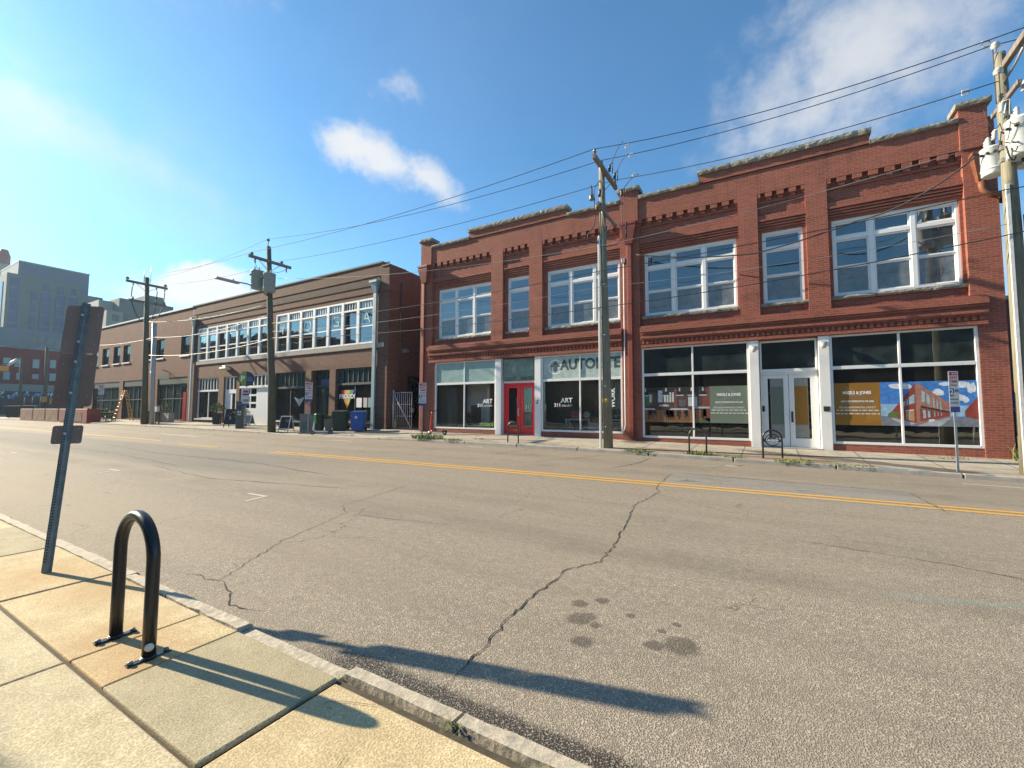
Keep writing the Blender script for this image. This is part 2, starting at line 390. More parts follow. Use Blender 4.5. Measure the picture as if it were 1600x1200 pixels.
    c = nt.mix(nt.math('MULTIPLY', nt.math('MULTIPLY', tl, nt.rng(agg2, .4, .6)), .5), c, (.17,.33,.32))
    # hairline cracking of the old surface
    cp = nt.vmath('ADD', p, nt.vmath('MULTIPLY', nt.comb(nt.math('SUBTRACT', nt.noise(p, 3, 4), .5), nt.math('SUBTRACT', nt.noise(nt.vmath('ADD', p, (5,5,5)), 3, 4), .5), 0.), (.5,.5,0)))
    ed = nt.voro(cp, .42, 'DISTANCE_TO_EDGE'); ed2 = nt.voro(cp, 1.7, 'DISTANCE_TO_EDGE')
    hair = nt.math('MULTIPLY', nt.rng(ed, .0, .0045, 1, 0), nt.rng(nt.noise(p, .45, 2), .50, .60))
    hair2 = nt.math('MULTIPLY', nt.rng(ed2, .0, .012, 1, 0), nt.math('MULTIPLY', nt.rng(nt.noise(nt.vmath('ADD', p, (31,8,0)), .3, 2), .56, .64), nt.rng(y, 6., 8.)))
    hk = nt.math('MAXIMUM', hair, hair2)
    c = nt.mix(nt.math('MULTIPLY', hk, .75), c, (.03,.027,.025))
    nt.put(b.inputs['Base Color'], c)
    rr = nt.rng(gut, 0, 1, .82, .42); nt.put(b.inputs['Roughness'], rr)
    b.inputs['Specular IOR Level'].default_value = .35
    h = nt.math('ADD', nt.rng(agg, 0, .8), nt.math('MULTIPLY', agg2, .7))
    nt.put(b.inputs['Normal'], nt.bump(h, .55, .006)); return m
def concrete(name, lo, mid_, hi, agg=110., rust=None):
    m, nt, b = newmat(name); p = wpos(nt); x, y, z = nt.sep(p)
    a = nt.math('ADD', nt.math('MULTIPLY', nt.noise(p, agg, 3, .7), .5), nt.math('MULTIPLY', nt.rng(nt.voro(p, agg*.9), .1, .8), .5)); n = nt.noise(p, 5, 5, .65); bg = nt.noise(p, 1.1, 4, .6)
    s = nt.math('ADD', nt.math('MULTIPLY', a, .6), nt.math('MULTIPLY', n, .4))
    c = nt.ramp(s, [(.33, lo), (.5, mid_), (.62, hi), (.72, tuple(min(q*1.25, .85) for q in hi))])
    c = nt.mix(nt.rng(bg, .45, .75, 0, .4), c, tuple(q*.72 for q in mid_))
    sp = nt.noise(p, 23, 2, .5)
    c = nt.mix(nt.rng(sp, .74, .78, 0, .6), c, (.07,.055,.04))
    gum = nt.rng(nt.voro(p, 2.3), .035, .05, 1, 0); c = nt.mix(nt.math('MULTIPLY', gum, .5), c, (.10,.085,.06))
    blo = nt.noise(nt.vmath('ADD', p, (4,7,0)), 2.1, 6, .7); c = nt.mix(nt.rng(blo, .56, .72, 0, .38), c, tuple(q*.5 for q in mid_))
    if rust:
        w = nt.vmath('ADD', p, nt.vmath('MULTIPLY', nt.comb(nt.math('SUBTRACT', nt.noise(p, 6, 3), .5), nt.math('SUBTRACT', nt.noise(nt.vmath('ADD', p, (3,9,1)), 6, 3), .5), 0.), (.25,.25,0)))
        for cx, cy, r in rust:
            e = nt.rng(nt.vmath('DISTANCE', w, (cx, cy, .13)), 0, r, .72, 0)
            c = nt.mix(e, c, (.38,.235,.10))
    nt.put(b.inputs['Base Color'], c); b.inputs['Roughness'].default_value = .88; b.inputs['Specular IOR Level'].default_value = .3
    nt.put(b.inputs['Normal'], nt.bump(nt.math('ADD', a, nt.math('MULTIPLY', n, .5)), .5, .004)); return m
M['asphalt'] = asphalt()
M['walktan'] = concrete('tan_aggregate_concrete', (.32,.25,.135), (.47,.375,.215), (.57,.47,.29), rust=((-3.56,1.2,.42),(-3.08,1.12,.42),(-5.4,1.3,.6),(-4.6,1.5,.5)))
M['walkgrey'] = concrete('grey_broomed_concrete', (.24,.205,.135), (.36,.315,.20), (.42,.37,.245), 120.)
M['walkpale'] = concrete('pale_aggregate_concrete', (.33,.275,.17), (.45,.385,.25), (.54,.47,.32))
M['dirt'] = plain('joint_dirt', (.07,.055,.035), .95, var=.4, scale=20)
def farwalk():
    m, nt, b = newmat('old_pavement_concrete'); p = wpos(nt); x, y, z = nt.sep(p)
    n = nt.noise(p, 3, 6, .65); bg = nt.noise(p, .6, 4, .6); f = nt.noise(p, 40, 3, .6)
    c = nt.ramp(nt.math('ADD', nt.math('MULTIPLY', n, .6), nt.math('MULTIPLY', f, .4)), [(.33, (.23,.20,.16)), (.52, (.38,.34,.27)), (.7, (.50,.45,.37))])
    c = nt.mix(nt.rng(bg, .42, .7, 0, .5), c, (.22,.20,.165))
    wob = nt.math('MULTIPLY', nt.math('SUBTRACT', nt.noise(p, 1.5, 4), .5), .6)
    xs = nt.math('ADD', x, nt.math('MULTIPLY', wob, .05))
    jx = nt.math('LESS_THAN', nt.math('ABSOLUTE', nt.math('SUBTRACT', nt.math('FRACT', nt.math('DIVIDE', xs, 1.52)), .5)), .012)
    jy = nt.math('LESS_THAN', nt.math('ABSOLUTE', nt.math('SUBTRACT', y, 15.62)), .02)
    # weathered brick-red strip between kerb and walk
    strip = nt.math('MULTIPLY', nt.rng(nt.math('ADD', y, nt.math('MULTIPLY', wob, .25)), 15.62, 15.66, 1, 0), nt.math('MULTIPLY', nt.rng(nt.math('ADD', x, wob), -4.2, -4.0), nt.rng(nt.math('ADD', x, wob), 1.5, 1.2)))
    c = nt.mix(nt.math('MULTIPLY', strip, .7), c, nt.ramp(f, [(.3,(.16,.09,.055)),(.7,(.30,.20,.13))]))
    dirtm = nt.math('MULTIPLY', nt.rng(nt.math('ADD', y, wob), 15.3, 15.0), nt.rng(nt.noise(p, .9, 3), .42, .6))
    c = nt.mix(nt.math('MULTIPLY', dirtm, .6), c, (.14,.11,.065))
    # damp run-off across the walk on the right and below the central downspout
    d1 = nt.rng(nt.math('ADD', nt.math('ABSOLUTE', nt.math('SUBTRACT', y, nt.math('SUBTRACT', 16.2, nt.math('MULTIPLY', x, .36)))), nt.math('MULTIPLY', wob, .5)), .25, .36, 1, 0)
    d1 = nt.math('MULTIPLY', d1, nt.math('MULTIPLY', nt.rng(x, -1.2, -.4), nt.rng(x, 4.6, 4.2)))
    d2 = nt.rng(nt.math('ADD', nt.vmath('DISTANCE', nt.comb(nt.math('MULTIPLY', x, .9), y, 0.), (-4.05, 17.2, 0)), wob), .35, .6, 1, 0)
    c = nt.mix(nt.math('MULTIPLY', nt.math('MAXIMUM', d1, d2), .8), c, (.055,.043,.03))
    c = nt.mix(nt.math('MULTIPLY', nt.math('MAXIMUM', jx, jy), .75), c, (.06,.05,.04))
    nt.put(b.inputs['Base Color'], c); b.inputs['Roughness'].default_value = .85
    nt.put(b.inputs['Normal'], nt.bump(nt.math('ADD', n, f), .4, .006)); return m
M['farwalk'] = farwalk()
M['yellow'] = painted('worn_yellow_line', (.66,.36,.045), (.17,.15,.13), .2)
M['wline'] = painted('worn_white_line', (.50,.48,.43), (.19,.16,.125), .2)
M['crack'] = plain('crack_dirt', (.022,.019,.017), .95)
def groundmat():
    m, nt, b = newmat('open_ground'); p = wpos(nt); n = nt.noise(p, .15, 6, .6); f = nt.noise(p, 6, 4)
    nt.put(b.inputs['Base Color'], nt.mix(nt.rng(f, .3, .7), nt.ramp(n, [(.4,(.14,.13,.115)),(.62,(.20,.185,.16))]), (.12,.115,.10))); b.inputs['Roughness'].default_value = .95; return m
M['ground'] = groundmat()
def lawnmat():
    m, nt, b = newmat('dry_lawn'); p = wpos(nt); n = nt.noise(p, .8, 5, .6); f = nt.noise(p, 14, 3)
    nt.put(b.inputs['Base Color'], nt.mix(nt.rng(f, .3, .7, 0, .5), nt.ramp(n, [(.38,(.16,.17,.05)),(.62,(.36,.30,.12))]), (.10,.12,.03))); b.inputs['Roughness'].default_value = .95; return m
M['lawn'] = lawnmat()

def sheet(name, xs, ys, zf, mat):
    mb = MB(); nx, ny = len(xs), len(ys)
    mb._add([(x, y, zf(x, y)) for y in ys for x in xs], [(j*nx+i, j*nx+i+1, (j+1)*nx+i+1, (j+1)*nx+i) for j in range(ny-1) for i in range(nx-1)], 0, True)
    return struct(name, mb, mat)
def fr(a, b, n): return [a+(b-a)*i/n for i in range(n+1)]
struct('ground', MB().quad((-1500,-1500,-.45),(1500,-1500,-.45),(1500,1500,-.45),(-1500,1500,-.45)), M['ground'])
sheet('road', [-140,-120,-100,-80,-70]+fr(-60, 20, 64)+[30,45,60], [1.70,3,5,7,8.5]+fr(9.1, 14.4, 9), lambda x, y: gz(x, max(y, 1.75)), M['asphalt'])
sheet('far_pavement', [-140,-110,-90,-75]+fr(-62, 12, 60)+[25,45,60], [14.56,14.8,15.4,16.2,17,17.72], gz, M['farwalk'])
sheet('alley_pavement', fr(-19.0, -15.6, 4), [17.722,20,25,32,40], lambda x, y: gz(x, 17.72)+.002+(y-17.72)*.01, M['farwalk'])
sheet('side_street', [5.8,8,12,20,40], [17.722,20,26,40,70], lambda x, y: gz(min(x,10), 17.72)+.002-(y-17.72)*.004, M['asphalt'])
sheet('lawn', fr(-135,-62,8), [17.725,20,24,30,40,60], lambda x, y: .66+max(0, y-19)*.085, M['lawn'])
# far kerb in cast lengths, lowered across the alley mouth
mb = MB(); x = -120.
while x < 30:
    x1 = x+2.43
    for a, b_ in ((x+.012, x1-.012),):
        h = .0
        za, zb = gz(a, 14.8)-.012, gz(b_, 14.8)-.012
        mb._add([(a,14.40,za-.25),(b_,14.40,zb-.25),(b_,14.565,zb-.25),(a,14.565,za-.25),(a,14.415,za),(b_,14.415,zb),(b_,14.565,zb+.004),(a,14.565,za+.004)],
            [(0,3,2,1),(4,5,6,7),(0,1,5,4),(1,2,6,5),(2,3,7,6),(3,0,4,7)])
    x = x1
struct('far_kerb', mb, M['conc'], bevel=.02)
# near pavement: slabs with open joints on a bed of dirt
def slabs(name, cells, mat):
    mb = MB()
    for x0, x1, y0, y1, dz in cells: mb.box(x0+.007, x1-.007, y0+.007, y1-.007, .02, .13+dz)
    return struct(name, mb, mat, bevel=.009)
struct('pavement_bed', MB().box(-60, 12, -6.2, 1.638, -.2, .112), M['dirt'])
upper = [(-60,-30),(-30,-14),(-14,-9.4),(-9.4,-7.9)]
slabs('pavement', [(-3.455,-2.985,.955,1.635,0),(-4.945,-3.455,.955,1.635,-.003),(-6.42,-4.945,.955,1.635,.002),(-9.4,-7.9,.955,1.635,0),(-2.0,-.2,.955,1.60,-.002),(-.2,1.6,.955,1.6,0),(1.6,12,.955,1.6,0),(-60,-9.4,.955,1.635,0)], M['walktan'])
slabs('pale_pavement', [(-3.455,-1.98,-1.0,.945,0),(-6.4,-3.455,-1.0,.945,-.002),(-1.98,.6,-1.0,.945,.002),(.6,12,-1,.945,0),(-60,-6.4,-1,.945,0),(-60,12,-6,-1.0,0)], M['walkpale'])
slabs('grey_pavement', [(-2.985,-2.012,.95,1.63,.004),(-7.9,-6.42,.955,1.635,.004)], M['walkgrey'])
mb = MB(); xs = [-40,-30,-24,-19,-15,-12.2,-10.3,-8.65,-6.79,-4.79,-4.03,-3.01,-2.03,-1.28,-.63,.1,.9,1.7,2.6,3.6,4.8,6.2,8,12]
for i, (a, b_) in enumerate(zip(xs, xs[1:])):
    dz = (-.022 if abs(a+3.01) < .01 else rnd.uniform(-.006, .006)); dy = (.03 if a > -2.5 else 0)+rnd.uniform(-.008, .008); n = max(2, int((b_-a)/.12)); n = min(n, 24)
    y0, y1 = 1.640+(.035 if a > -2.5 else 0), 1.745+dy; P = []
    for k in range(n+1):
        t = a+.01+(b_-a-.02)*k/n; w1 = rnd.uniform(-.006,.006); w2 = rnd.uniform(-.005,.005)
        P += [(t,y0+w2,-.1),(t,y0+w2,.128+dz+rnd.uniform(-.003,.003)),(t,y1+w1-.018,.128+dz+rnd.uniform(-.003,.003)),(t,y1+w1,.108+dz),(t,y1+w1+.008,-.1)]
    fs = [(k*5+j, k*5+j+1, (k+1)*5+j+1, (k+1)*5+j) for k in range(n) for j in range(4)]+[(4,3,2,1,0), (n*5,n*5+1,n*5+2,n*5+3,n*5+4)]
    mb._add(P, fs)
struct('near_kerb', mb, M['kerbstone'])
# painted markings
def flat(mb, pts, dz=.004): mb.poly([(x, y, gz(x, y)+dz) for x, y in pts])
def stripe(mb, x0, x1, y, w, dz=.004, dy=0.):
    n = max(1, int(abs(x1-x0)/1.5))
    for i in range(n):
        a, b_ = x0+(x1-x0)*i/n, x0+(x1-x0)*(i+1)/n; ya, yb = y+dy*i/n, y+dy*(i+1)/n
        flat(mb, [(a,ya-w/2),(b_,yb-w/2),(b_,yb+w/2),(a,ya+w/2)], dz)
mb = MB()
for y in (9.40, 9.68): stripe(mb, -15.7, 2.33, y, .115, dy=.22); stripe(mb, 2.37, 40, y+.225, .115)
stripe(mb, -22.9, -19.6, 9.55, .12); stripe(mb, -60, -25.8, 10.0, .14)
struct('centre_line_marking', mb, M['yellow'])
mb = MB()
for x0 in (-8.1, -14.55, -23.4, -32.):
    flat(mb, [(x0+.33,4.25),(x0+.40,4.25),(x0+.30,4.62),(x0+.23,4.62)]); flat(mb, [(x0-.30,4.62),(x0+.30,4.625),(x0+.30,4.70),(x0-.30,4.69)])
stripe(mb, -30.4, -26.4, 11.8, .14); flat(mb, [(-26.2,11.4),(-26.05,11.4),(-26.5,12.7),(-26.65,12.7)])
stripe(mb, -9.9, -9.2, 13.6, .12); stripe(mb, -17.2, -15.9, 13.2, .10); stripe(mb, 3.6, 6.5, 13.3, .09); stripe(mb, -1.05, -.75, 13.3, .16)
struct('parking_marking', mb, M['wline'])
mb = MB()
for a, b_ in ((2.35,2.95),(3.15,3.35),(4.3,4.45)):
    mb.quad((a,14.42,gz(a,14.8)-.008),(b_,14.42,gz(b_,14.8)-.008),(b_,14.54,gz(b_,14.8)-.005),(a,14.54,gz(a,14.8)-.005))
struct('kerb_paint_marking', mb, plain('blue_survey_paint', (.10,.33,.48), .7, var=.4, scale=30))
# cracks
def crack(mb, pts, w, jit, dz=.005, step=.07):
    P = []
    for (a, b_), (c, d) in zip(pts, pts[1:]):
        L = math.hypot(c-a, d-b_); n = max(1, int(L/step))
        for i in range(n):
            t = i/n; P.append((a+(c-a)*t+rnd.gauss(0, jit), b_+(d-b_)*t+rnd.gauss(0, jit)))
    P.append(pts[-1]); k = len(P)
    L, R = [], []
    for i, (x, y) in enumerate(P):
        dx = P[min(i+1,k-1)][0]-P[max(i-1,0)][0]; dy = P[min(i+1,k-1)][1]-P[max(i-1,0)][1]; l = math.hypot(dx, dy) or 1
        ww = w*rnd.uniform(.45, 1.3)/2*(1 if 2 < i < k-3 else .35)
        L.append((x-dy/l*ww, y+dx/l*ww, gz(x,y)+dz)); R.append((x+dy/l*ww, y-dx/l*ww, gz(x,y)+dz))
    mb._add(L+R, [(i, i+1, k+i+1, k+i) for i in range(k-1)])
mb = MB()
crack(mb, [(-1.60,2.02),(-1.65,2.5),(-1.73,2.98),(-1.75,4.07),(-1.54,4.47),(-1.61,5.27),(-1.71,5.88),(-1.96,7.33),(-1.85,8.73),(-2.02,9.3),(-2.09,11.3)], .012, .018)
crack(mb, [(-4.86,2.11),(-4.37,2.18),(-5.04,3.21),(-5.55,4.53),(-6.04,4.86),(-6.3,6.01),(-6.55,6.96)], .008, .014)
crack(mb, [(-5.48,4.53),(-4.61,4.65),(-3.81,4.8)], .009, .012); crack(mb, [(-4.37,2.18),(-4.0,2.1),(-3.75,1.95),(-3.4,2.05)], .010, .012)
crack(mb, [(-2.05,11.42),(-.4,11.3),(1.0,11.3),(2.25,11.2)], .022, .012); crack(mb, [(2.25,11.2),(2.3,10.4),(2.33,9.2)], .016, .012)
crack(mb, [(-14,5.9),(-20,6.4),(-27,6.3)], .03, .03, step=.3); crack(mb, [(-9,6.9),(-13,7.4),(-19,7.2),(-26,7.9)], .03, .03, step=.3); crack(mb, [(-7,6.0),(-11,5.2),(-15,5.6)], .02, .02, step=.2)
crack(mb, [(.2,6.4),(1.5,6.2),(2.4,5.9),(3.6,6.3)], .010, .02); crack(mb, [(-3.2,7.6),(-2.4,7.3),(-1.9,7.4)], .010, .02); crack(mb, [(1.9,6.1),(2.2,5.6)], .009, .015)
for a, b_, c, d in ((-1.5,12.5,-.6,13.9),(-6,11.3,-4.5,13.8),(-12,10.8,-9.5,13.5),(-3.6,11.2,-3.2,13.9),(-7.9,12.2,-7.4,14.1)): crack(mb, [(a,b_),((a+c)/2+.2,(b_+d)/2),(c,d)], .022, .02)
struct('road_crack', mb, M['crack'])
mb = MB()
for pts in ([(-1.55,1.3),(-1.4,1.0),(-1.3,.6)], [(-1.9,1.45),(-1.6,1.62)], [(-3.5,.2),(-2.2,.3)]):
    P = []
    crack(mb, pts, .007, .008)
mb.v = [(a, b_, .1345) for a, b_, c in mb.v]
struct('pavement_crack', mb, M['crack'])
SUN_W = 4.6; SKY_W = .063; SKY_DUST = .5; VEIL = .10; CLOUD_L = 5.4; EXPO = 1.38; SKY_TINT = (.58,1.10,1.32); HAZE = .00028
# ================================================================ CAMERA, SUN AND SKY
cd = bpy.data.cameras.new('camera'); cam = bpy.data.objects.new('camera', cd); COL.objects.link(cam)
cd.sensor_width = 36; cd.lens = F/1600*36; cd.clip_end = 5000; cd.clip_start = .05
cam.matrix_world = Matrix(((_R.x,_U.x,-_fw.x,0),(_R.y,_U.y,-_fw.y,0),(_R.z,_U.z,-_fw.z,CAMH),(0,0,0,1)))
SC.camera = cam
SUN_EL = rad(25.0); SUN_AZ = rad(189.8)        # measured from +X, towards the sun
sdir = Vector((math.cos(SUN_EL)*math.cos(SUN_AZ), math.cos(SUN_EL)*math.sin(SUN_AZ), math.sin(SUN_EL)))
sl = bpy.data.lights.new('sun', 'SUN'); sl.energy = SUN_W; sl.angle = rad(.53); sl.color = (1, .85, .62)
so = bpy.data.objects.new('sun', sl); COL.objects.link(so); so.rotation_euler = (-sdir).to_track_quat('-Z', 'Y').to_euler(); so.location = (-20,-5,20)
W = bpy.data.worlds.new('World'); SC.world = W; W.use_nodes = True
nt = N(W.node_tree); bg = W.node_tree.nodes['Background']; bg.inputs['Strength'].default_value = SKY_W
sky = nt.new('ShaderNodeTexSky'); sky.sky_type = 'NISHITA'; sky.sun_disc = False; sky.sun_elevation = SUN_EL; sky.sun_rotation = (math.pi/2-SUN_AZ) % (2*math.pi)
sky.air_density = 1.0; sky.dust_density = SKY_DUST; sky.ozone_density = 2.2; sky.altitude = 100
D = nt.vmath('NORMALIZE', nt.new('ShaderNodeTexCoord').outputs['Generated'])
n1 = nt.noise(D, 9, 7, .62, .3); n2 = nt.noise(D, 22, 6, .62); n3 = nt.noise(D, 3, 5, .6)
def cloud(u, v, hw, hh, ang, soft, amp, gain, noise=None):
    c = ray(u, v).normalized(); r = c.cross(Vector((0,0,1))).normalized(); up = r.cross(c)
    ca, sa = math.cos(rad(ang)), math.sin(rad(ang)); ax = r*ca+up*sa; ay = -r*sa+up*ca
    dc = nt.math('MAXIMUM', nt.vmath('DOT_PRODUCT', D, tuple(c)), .05)
    a = nt.math('DIVIDE', nt.math('DIVIDE', nt.vmath('DOT_PRODUCT', D, tuple(ax)), dc), hw/F)
    b_ = nt.math('DIVIDE', nt.math('DIVIDE', nt.vmath('DOT_PRODUCT', D, tuple(ay)), dc), hh/F)
    e = nt.math('SUBTRACT', 1., nt.math('SQRT', nt.math('ADD', nt.math('MULTIPLY', a, a), nt.math('MULTIPLY', b_, b_))))
    nn = nt.math('MULTIPLY', nt.math('SUBTRACT', noise or n1, .5), amp)
    dens = nt.math('MULTIPLY', nt.rng(nt.math('ADD', e, nn), 0., soft, 0., 1., True), gain)
    front = nt.math('GREATER_THAN', nt.vmath('DOT_PRODUCT', D, tuple(c)), .3)
    return nt.math('MULTIPLY', dens, front)
mixn = nt.math('ADD', nt.math('MULTIPLY', n1, .5), nt.math('MULTIPLY', n2, .5))
cl = [cloud(598,250,92,40,-20,.9,2.1,.9,mixn), cloud(676,280,58,30,-34,.9,2.1,.8,mixn), cloud(543,228,38,34,-10,.9,2.3,.75,mixn), cloud(628,135,38,22,10,1.1,2.6,.4,n2),
      cloud(1320,105,175,115,18,1.1,2.0,.72,mixn), cloud(1270,180,110,60,25,1.2,2.2,.5,mixn), cloud(1400,30,120,80,0,1.2,1.8,.45),
      cloud(318,450,72,36,0,.45,2.2,.95,mixn), cloud(345,428,40,20,0,.5,2.,.8,mixn), cloud(260,462,55,20,0,.6,2.,.6,mixn),
      cloud(15,150,45,60,-50,1.0,1.9,.4), cloud(100,195,200,34,-12,1.2,1.8,.40), cloud(150,270,380,150,-10,1.6,1.6,.22),
      cloud(1000,-900,900,240,0,1.2,2.4,.55,n1), cloud(2400,150,500,160,10,1.1,2.2,.7,n1)]
acc = cl[0]
for k in cl[1:]: acc = nt.math('SUBTRACT', nt.math('ADD', acc, k), nt.math('MULTIPLY', acc, k))
# thin veil over the sunward half of the sky
sd = nt.vmath('DOT_PRODUCT', D, tuple(sdir))
veil = nt.math('MULTIPLY', nt.rng(sd, -.1, .85), nt.rng(n3, .3, .75, .25, 1.)); veil = nt.math('MULTIPLY', veil, VEIL)
acc = nt.math('SUBTRACT', nt.math('ADD', acc, veil), nt.math('MULTIPLY', acc, veil))
bright = nt.math("MULTIPLY", nt.rng(sd, -.6, 1., .9, 1.15), CLOUD_L)
cc = nt.comb(bright, bright, bright)
cc = nt.mix(nt.rng(mixn, .3, .7, 0, .25), cc, (CLOUD_L*.55, CLOUD_L*.6, CLOUD_L*.68))
tone = nt.mix(1., sky.outputs[0], SKY_TINT, 'MULTIPLY')
skyc = nt.mix(acc, tone, cc)
nt.l.new(skyc, bg.inputs['Color'])
SC.view_settings.view_transform = 'Standard'; SC.view_settings.look = 'None'; SC.view_settings.gamma = 1; SC.view_settings.exposure = EXPO
SC.view_settings.use_curve_mapping = False
SC.cycles.max_bounces = 6; SC.cycles.transparent_max_bounces = 12; SC.cycles.glossy_bounces = 4; SC.cycles.diffuse_bounces = 3
SC.cycles.use_denoising = True
# ================================================================ THE TWO RED BRICK BUILDINGS
def wallgrid(mb, x0, x1, z0, z1, y0, y1, ops, m=0, edges=True):
    """wall facing -y with openings (ax,bx,az,bz); reveals run from y0 back to y1"""
    xs = sorted({x0, x1, *[v for o in ops for v in o[:2] if x0 <= v <= x1]}); zs = sorted({z0, z1, *[v for o in ops for v in o[2:4] if z0 <= v <= z1]})
    for a, b_ in zip(xs, xs[1:]):
        run = None
        for c, d in zip(zs, zs[1:]):
            mx, mz = (a+b_)/2, (c+d)/2
            if any(o[0] < mx < o[1] and o[2] < mz < o[3] for o in ops): continue
            mb.quad((a,y0,c),(b_,y0,c),(b_,y0,d),(a,y0,d), m)
    for ax, bx, az, bz in ops:
        mb.quad((ax,y0,az),(ax,y0,bz),(ax,y1,bz),(ax,y1,az), m); mb.quad((bx,y0,az),(bx,y1,az),(bx,y1,bz),(bx,y0,bz), m)
        if bz < z1: mb.quad((ax,y0,bz),(bx,y0,bz),(bx,y1,bz),(ax,y1,bz), m)
        if az > z0: mb.quad((ax,y0,az),(ax,y1,az),(bx,y1,az),(bx,y0,az), m)
    if edges:
        mb.quad((x0,y0,z0),(x0,y0,z1),(x0,y1,z1),(x0,y1,z0), m); mb.quad((x1,y0,z0),(x1,y1,z0),(x1,y1,z1),(x1,y0,z1), m)
        mb.quad((x0,y0,z1),(x1,y0,z1),(x1,y1,z1),(x0,y1,z1), m)
def rough_coping(mb, x0, x1, z0, z1, y0, y1):
    x = x0
    while x < x1-.05:
        L = min(rnd.uniform(.8, 1.5), x1-x)
        if x1-x-L < .3: L = x1-x
        n = max(2, int(L/.12)); P = []
        for k in range(n+1):
            t = x+.004+(L-.008)*k/n; e = 0 if 0 < k < n else .015
            P += [(t, y0+rnd.uniform(.0,.02)+e, z0), (t, y0-rnd.uniform(.0,.025)+e, z0+(z1-z0)*rnd.uniform(.35,.6)), (t, y0+rnd.uniform(.0,.02)+e, z1-rnd.uniform(0,.008)), (t, y1, z1), (t, y1, z0)]
        fs = [(k*5+j, k*5+(j+1)%5, (k+1)*5+(j+1)%5, (k+1)*5+j) for k in range(n) for j in range(5)]+[(4,3,2,1,0), tuple(n*5+j for j in range(5))]
        mb._add(P, fs); x += L
jt = lambda: rnd.uniform(-.0035,.0035)
def sash_window(parent, x0, x1, z0, z1, y, n, sill=True):
    fw, mw = .075, .125; H = z1-z0; f = MB(); up = MB(); lo = MB(); trim = MB()
    f.box(x0, x0+fw, y-.02, y+.10, z0, z1); f.box(x1-fw, x1, y-.02, y+.10, z0, z1)
    f.box(x0+fw, x1-fw, y-.018, y+.10, z1-.11, z1); f.box(x0+fw, x1-fw, y-.018, y+.10, z0, z0+.09)
    uw = (x1-x0-2*fw-(n-1)*mw)/n
    for i in range(n):
        a = x0+fw+i*(uw+mw); b_ = a+uw
        if i: f.box(a-mw, a, y-.016, y+.10, z0+.09, z1-.11)
        zt = z0+H*.735; zm = z0+H*.385
        f.box(a, b_, y-.010, y+.09, zt, zt+.12)
        for c, d, yy in ((zt+.12, z1-.11, .03), (zm, zt, .03), (z0+.09, zm, .055)):
            s = .05
            f.box(a, a+s, y+yy, y+yy+.045, c, d); f.box(b_-s, b_, y+yy, y+yy+.045, c, d)
            f.box(a+s, b_-s, y+yy+.001, y+yy+.045, c, c+s); f.box(a+s, b_-s, y+yy+.001, y+yy+.045, d-s, d)
            g = lo if c < zt and d <= zm+.01 else up
            g.quad((a+s, y+yy+.02+jt(), c+s), (b_-s, y+yy+.02+jt(), c+s), (b_-s, y+yy+.02+jt(), d-s), (a+s, y+yy+.02+jt(), d-s))
    w = f.build('window', M['white'], parent, bevel=.006, seg=1)
    up.build('pane', M['g_up'], w); lo.build('screen', M['g_scr'], w)
    for i in range(n):
        if rnd.random() < .55: a = x0+fw+i*(uw+mw); zz = z0+H*rnd.choice((.64,.58,.40,.30)); MB().box(a+.03, a+uw-.03, y+.16, y+.17, zz, z0+H*.74).build('blind', plain('cream_roller_blind', (.40,.39,.35), .9, var=.05, scale=2), w)
    if sill:
        s = MB(); rough_coping(s, x0-.10, x1+.10, z0-.13, z0-.003, y-.17, y+.05); s.build('sill', M['granite'], w)
    return w
def room(parent, x0, x1, y0, y1, z0, z1, wall, floor, name='room'):
    mb = MB()
    mb.quad((x0,y1,z0),(x1,y1,z0),(x1,y1,z1),(x0,y1,z1)); mb.quad((x0,y0,z0),(x0,y1,z0),(x0,y1,z1),(x0,y0,z1)); mb.quad((x1,y0,z0),(x1,y0,z1),(x1,y1,z1),(x1,y1,z0))
    mb.quad((x0,y0,z1),(x0,y1,z1),(x1,y1,z1),(x1,y0,z1)); mb.quad((x0,y0,z0),(x1,y0,z0),(x1,y1,z0),(x0,y1,z0), 1)
    return mb.build(name, [wall, floor], parent)
def hopper(parent, xc, w, zt, zb, mat, name='rain_hopper'):
    mb = MB(); y0 = 17.30; d = .34
    mb.box(xc-w/2-.03, xc+w/2+.03, y0-.03, YF-.001, zt-.10, zt)
    a = w/2; P = [(-a, y0), (a, y0), (a, YF-.002), (-a, YF-.002)]; q = w*.24
    Q = [(-q, 17.42), (q, 17.42), (q, YF-.002), (-q, YF-.002)]
    mb._add([(xc+px, py, zt-.10) for px, py in P]+[(xc+px, py, zt-.22) for px, py in P]+[(xc+px, py, zb) for px, py in Q],
        [(i, (i+1)%4, 4+(i+1)%4, 4+i) for i in range(4)]+[(4+i, 4+(i+1)%4, 8+(i+1)%4, 8+i) for i in range(4)]+[(8,9,10,11)])
    return mb.build(name, mat, parent)
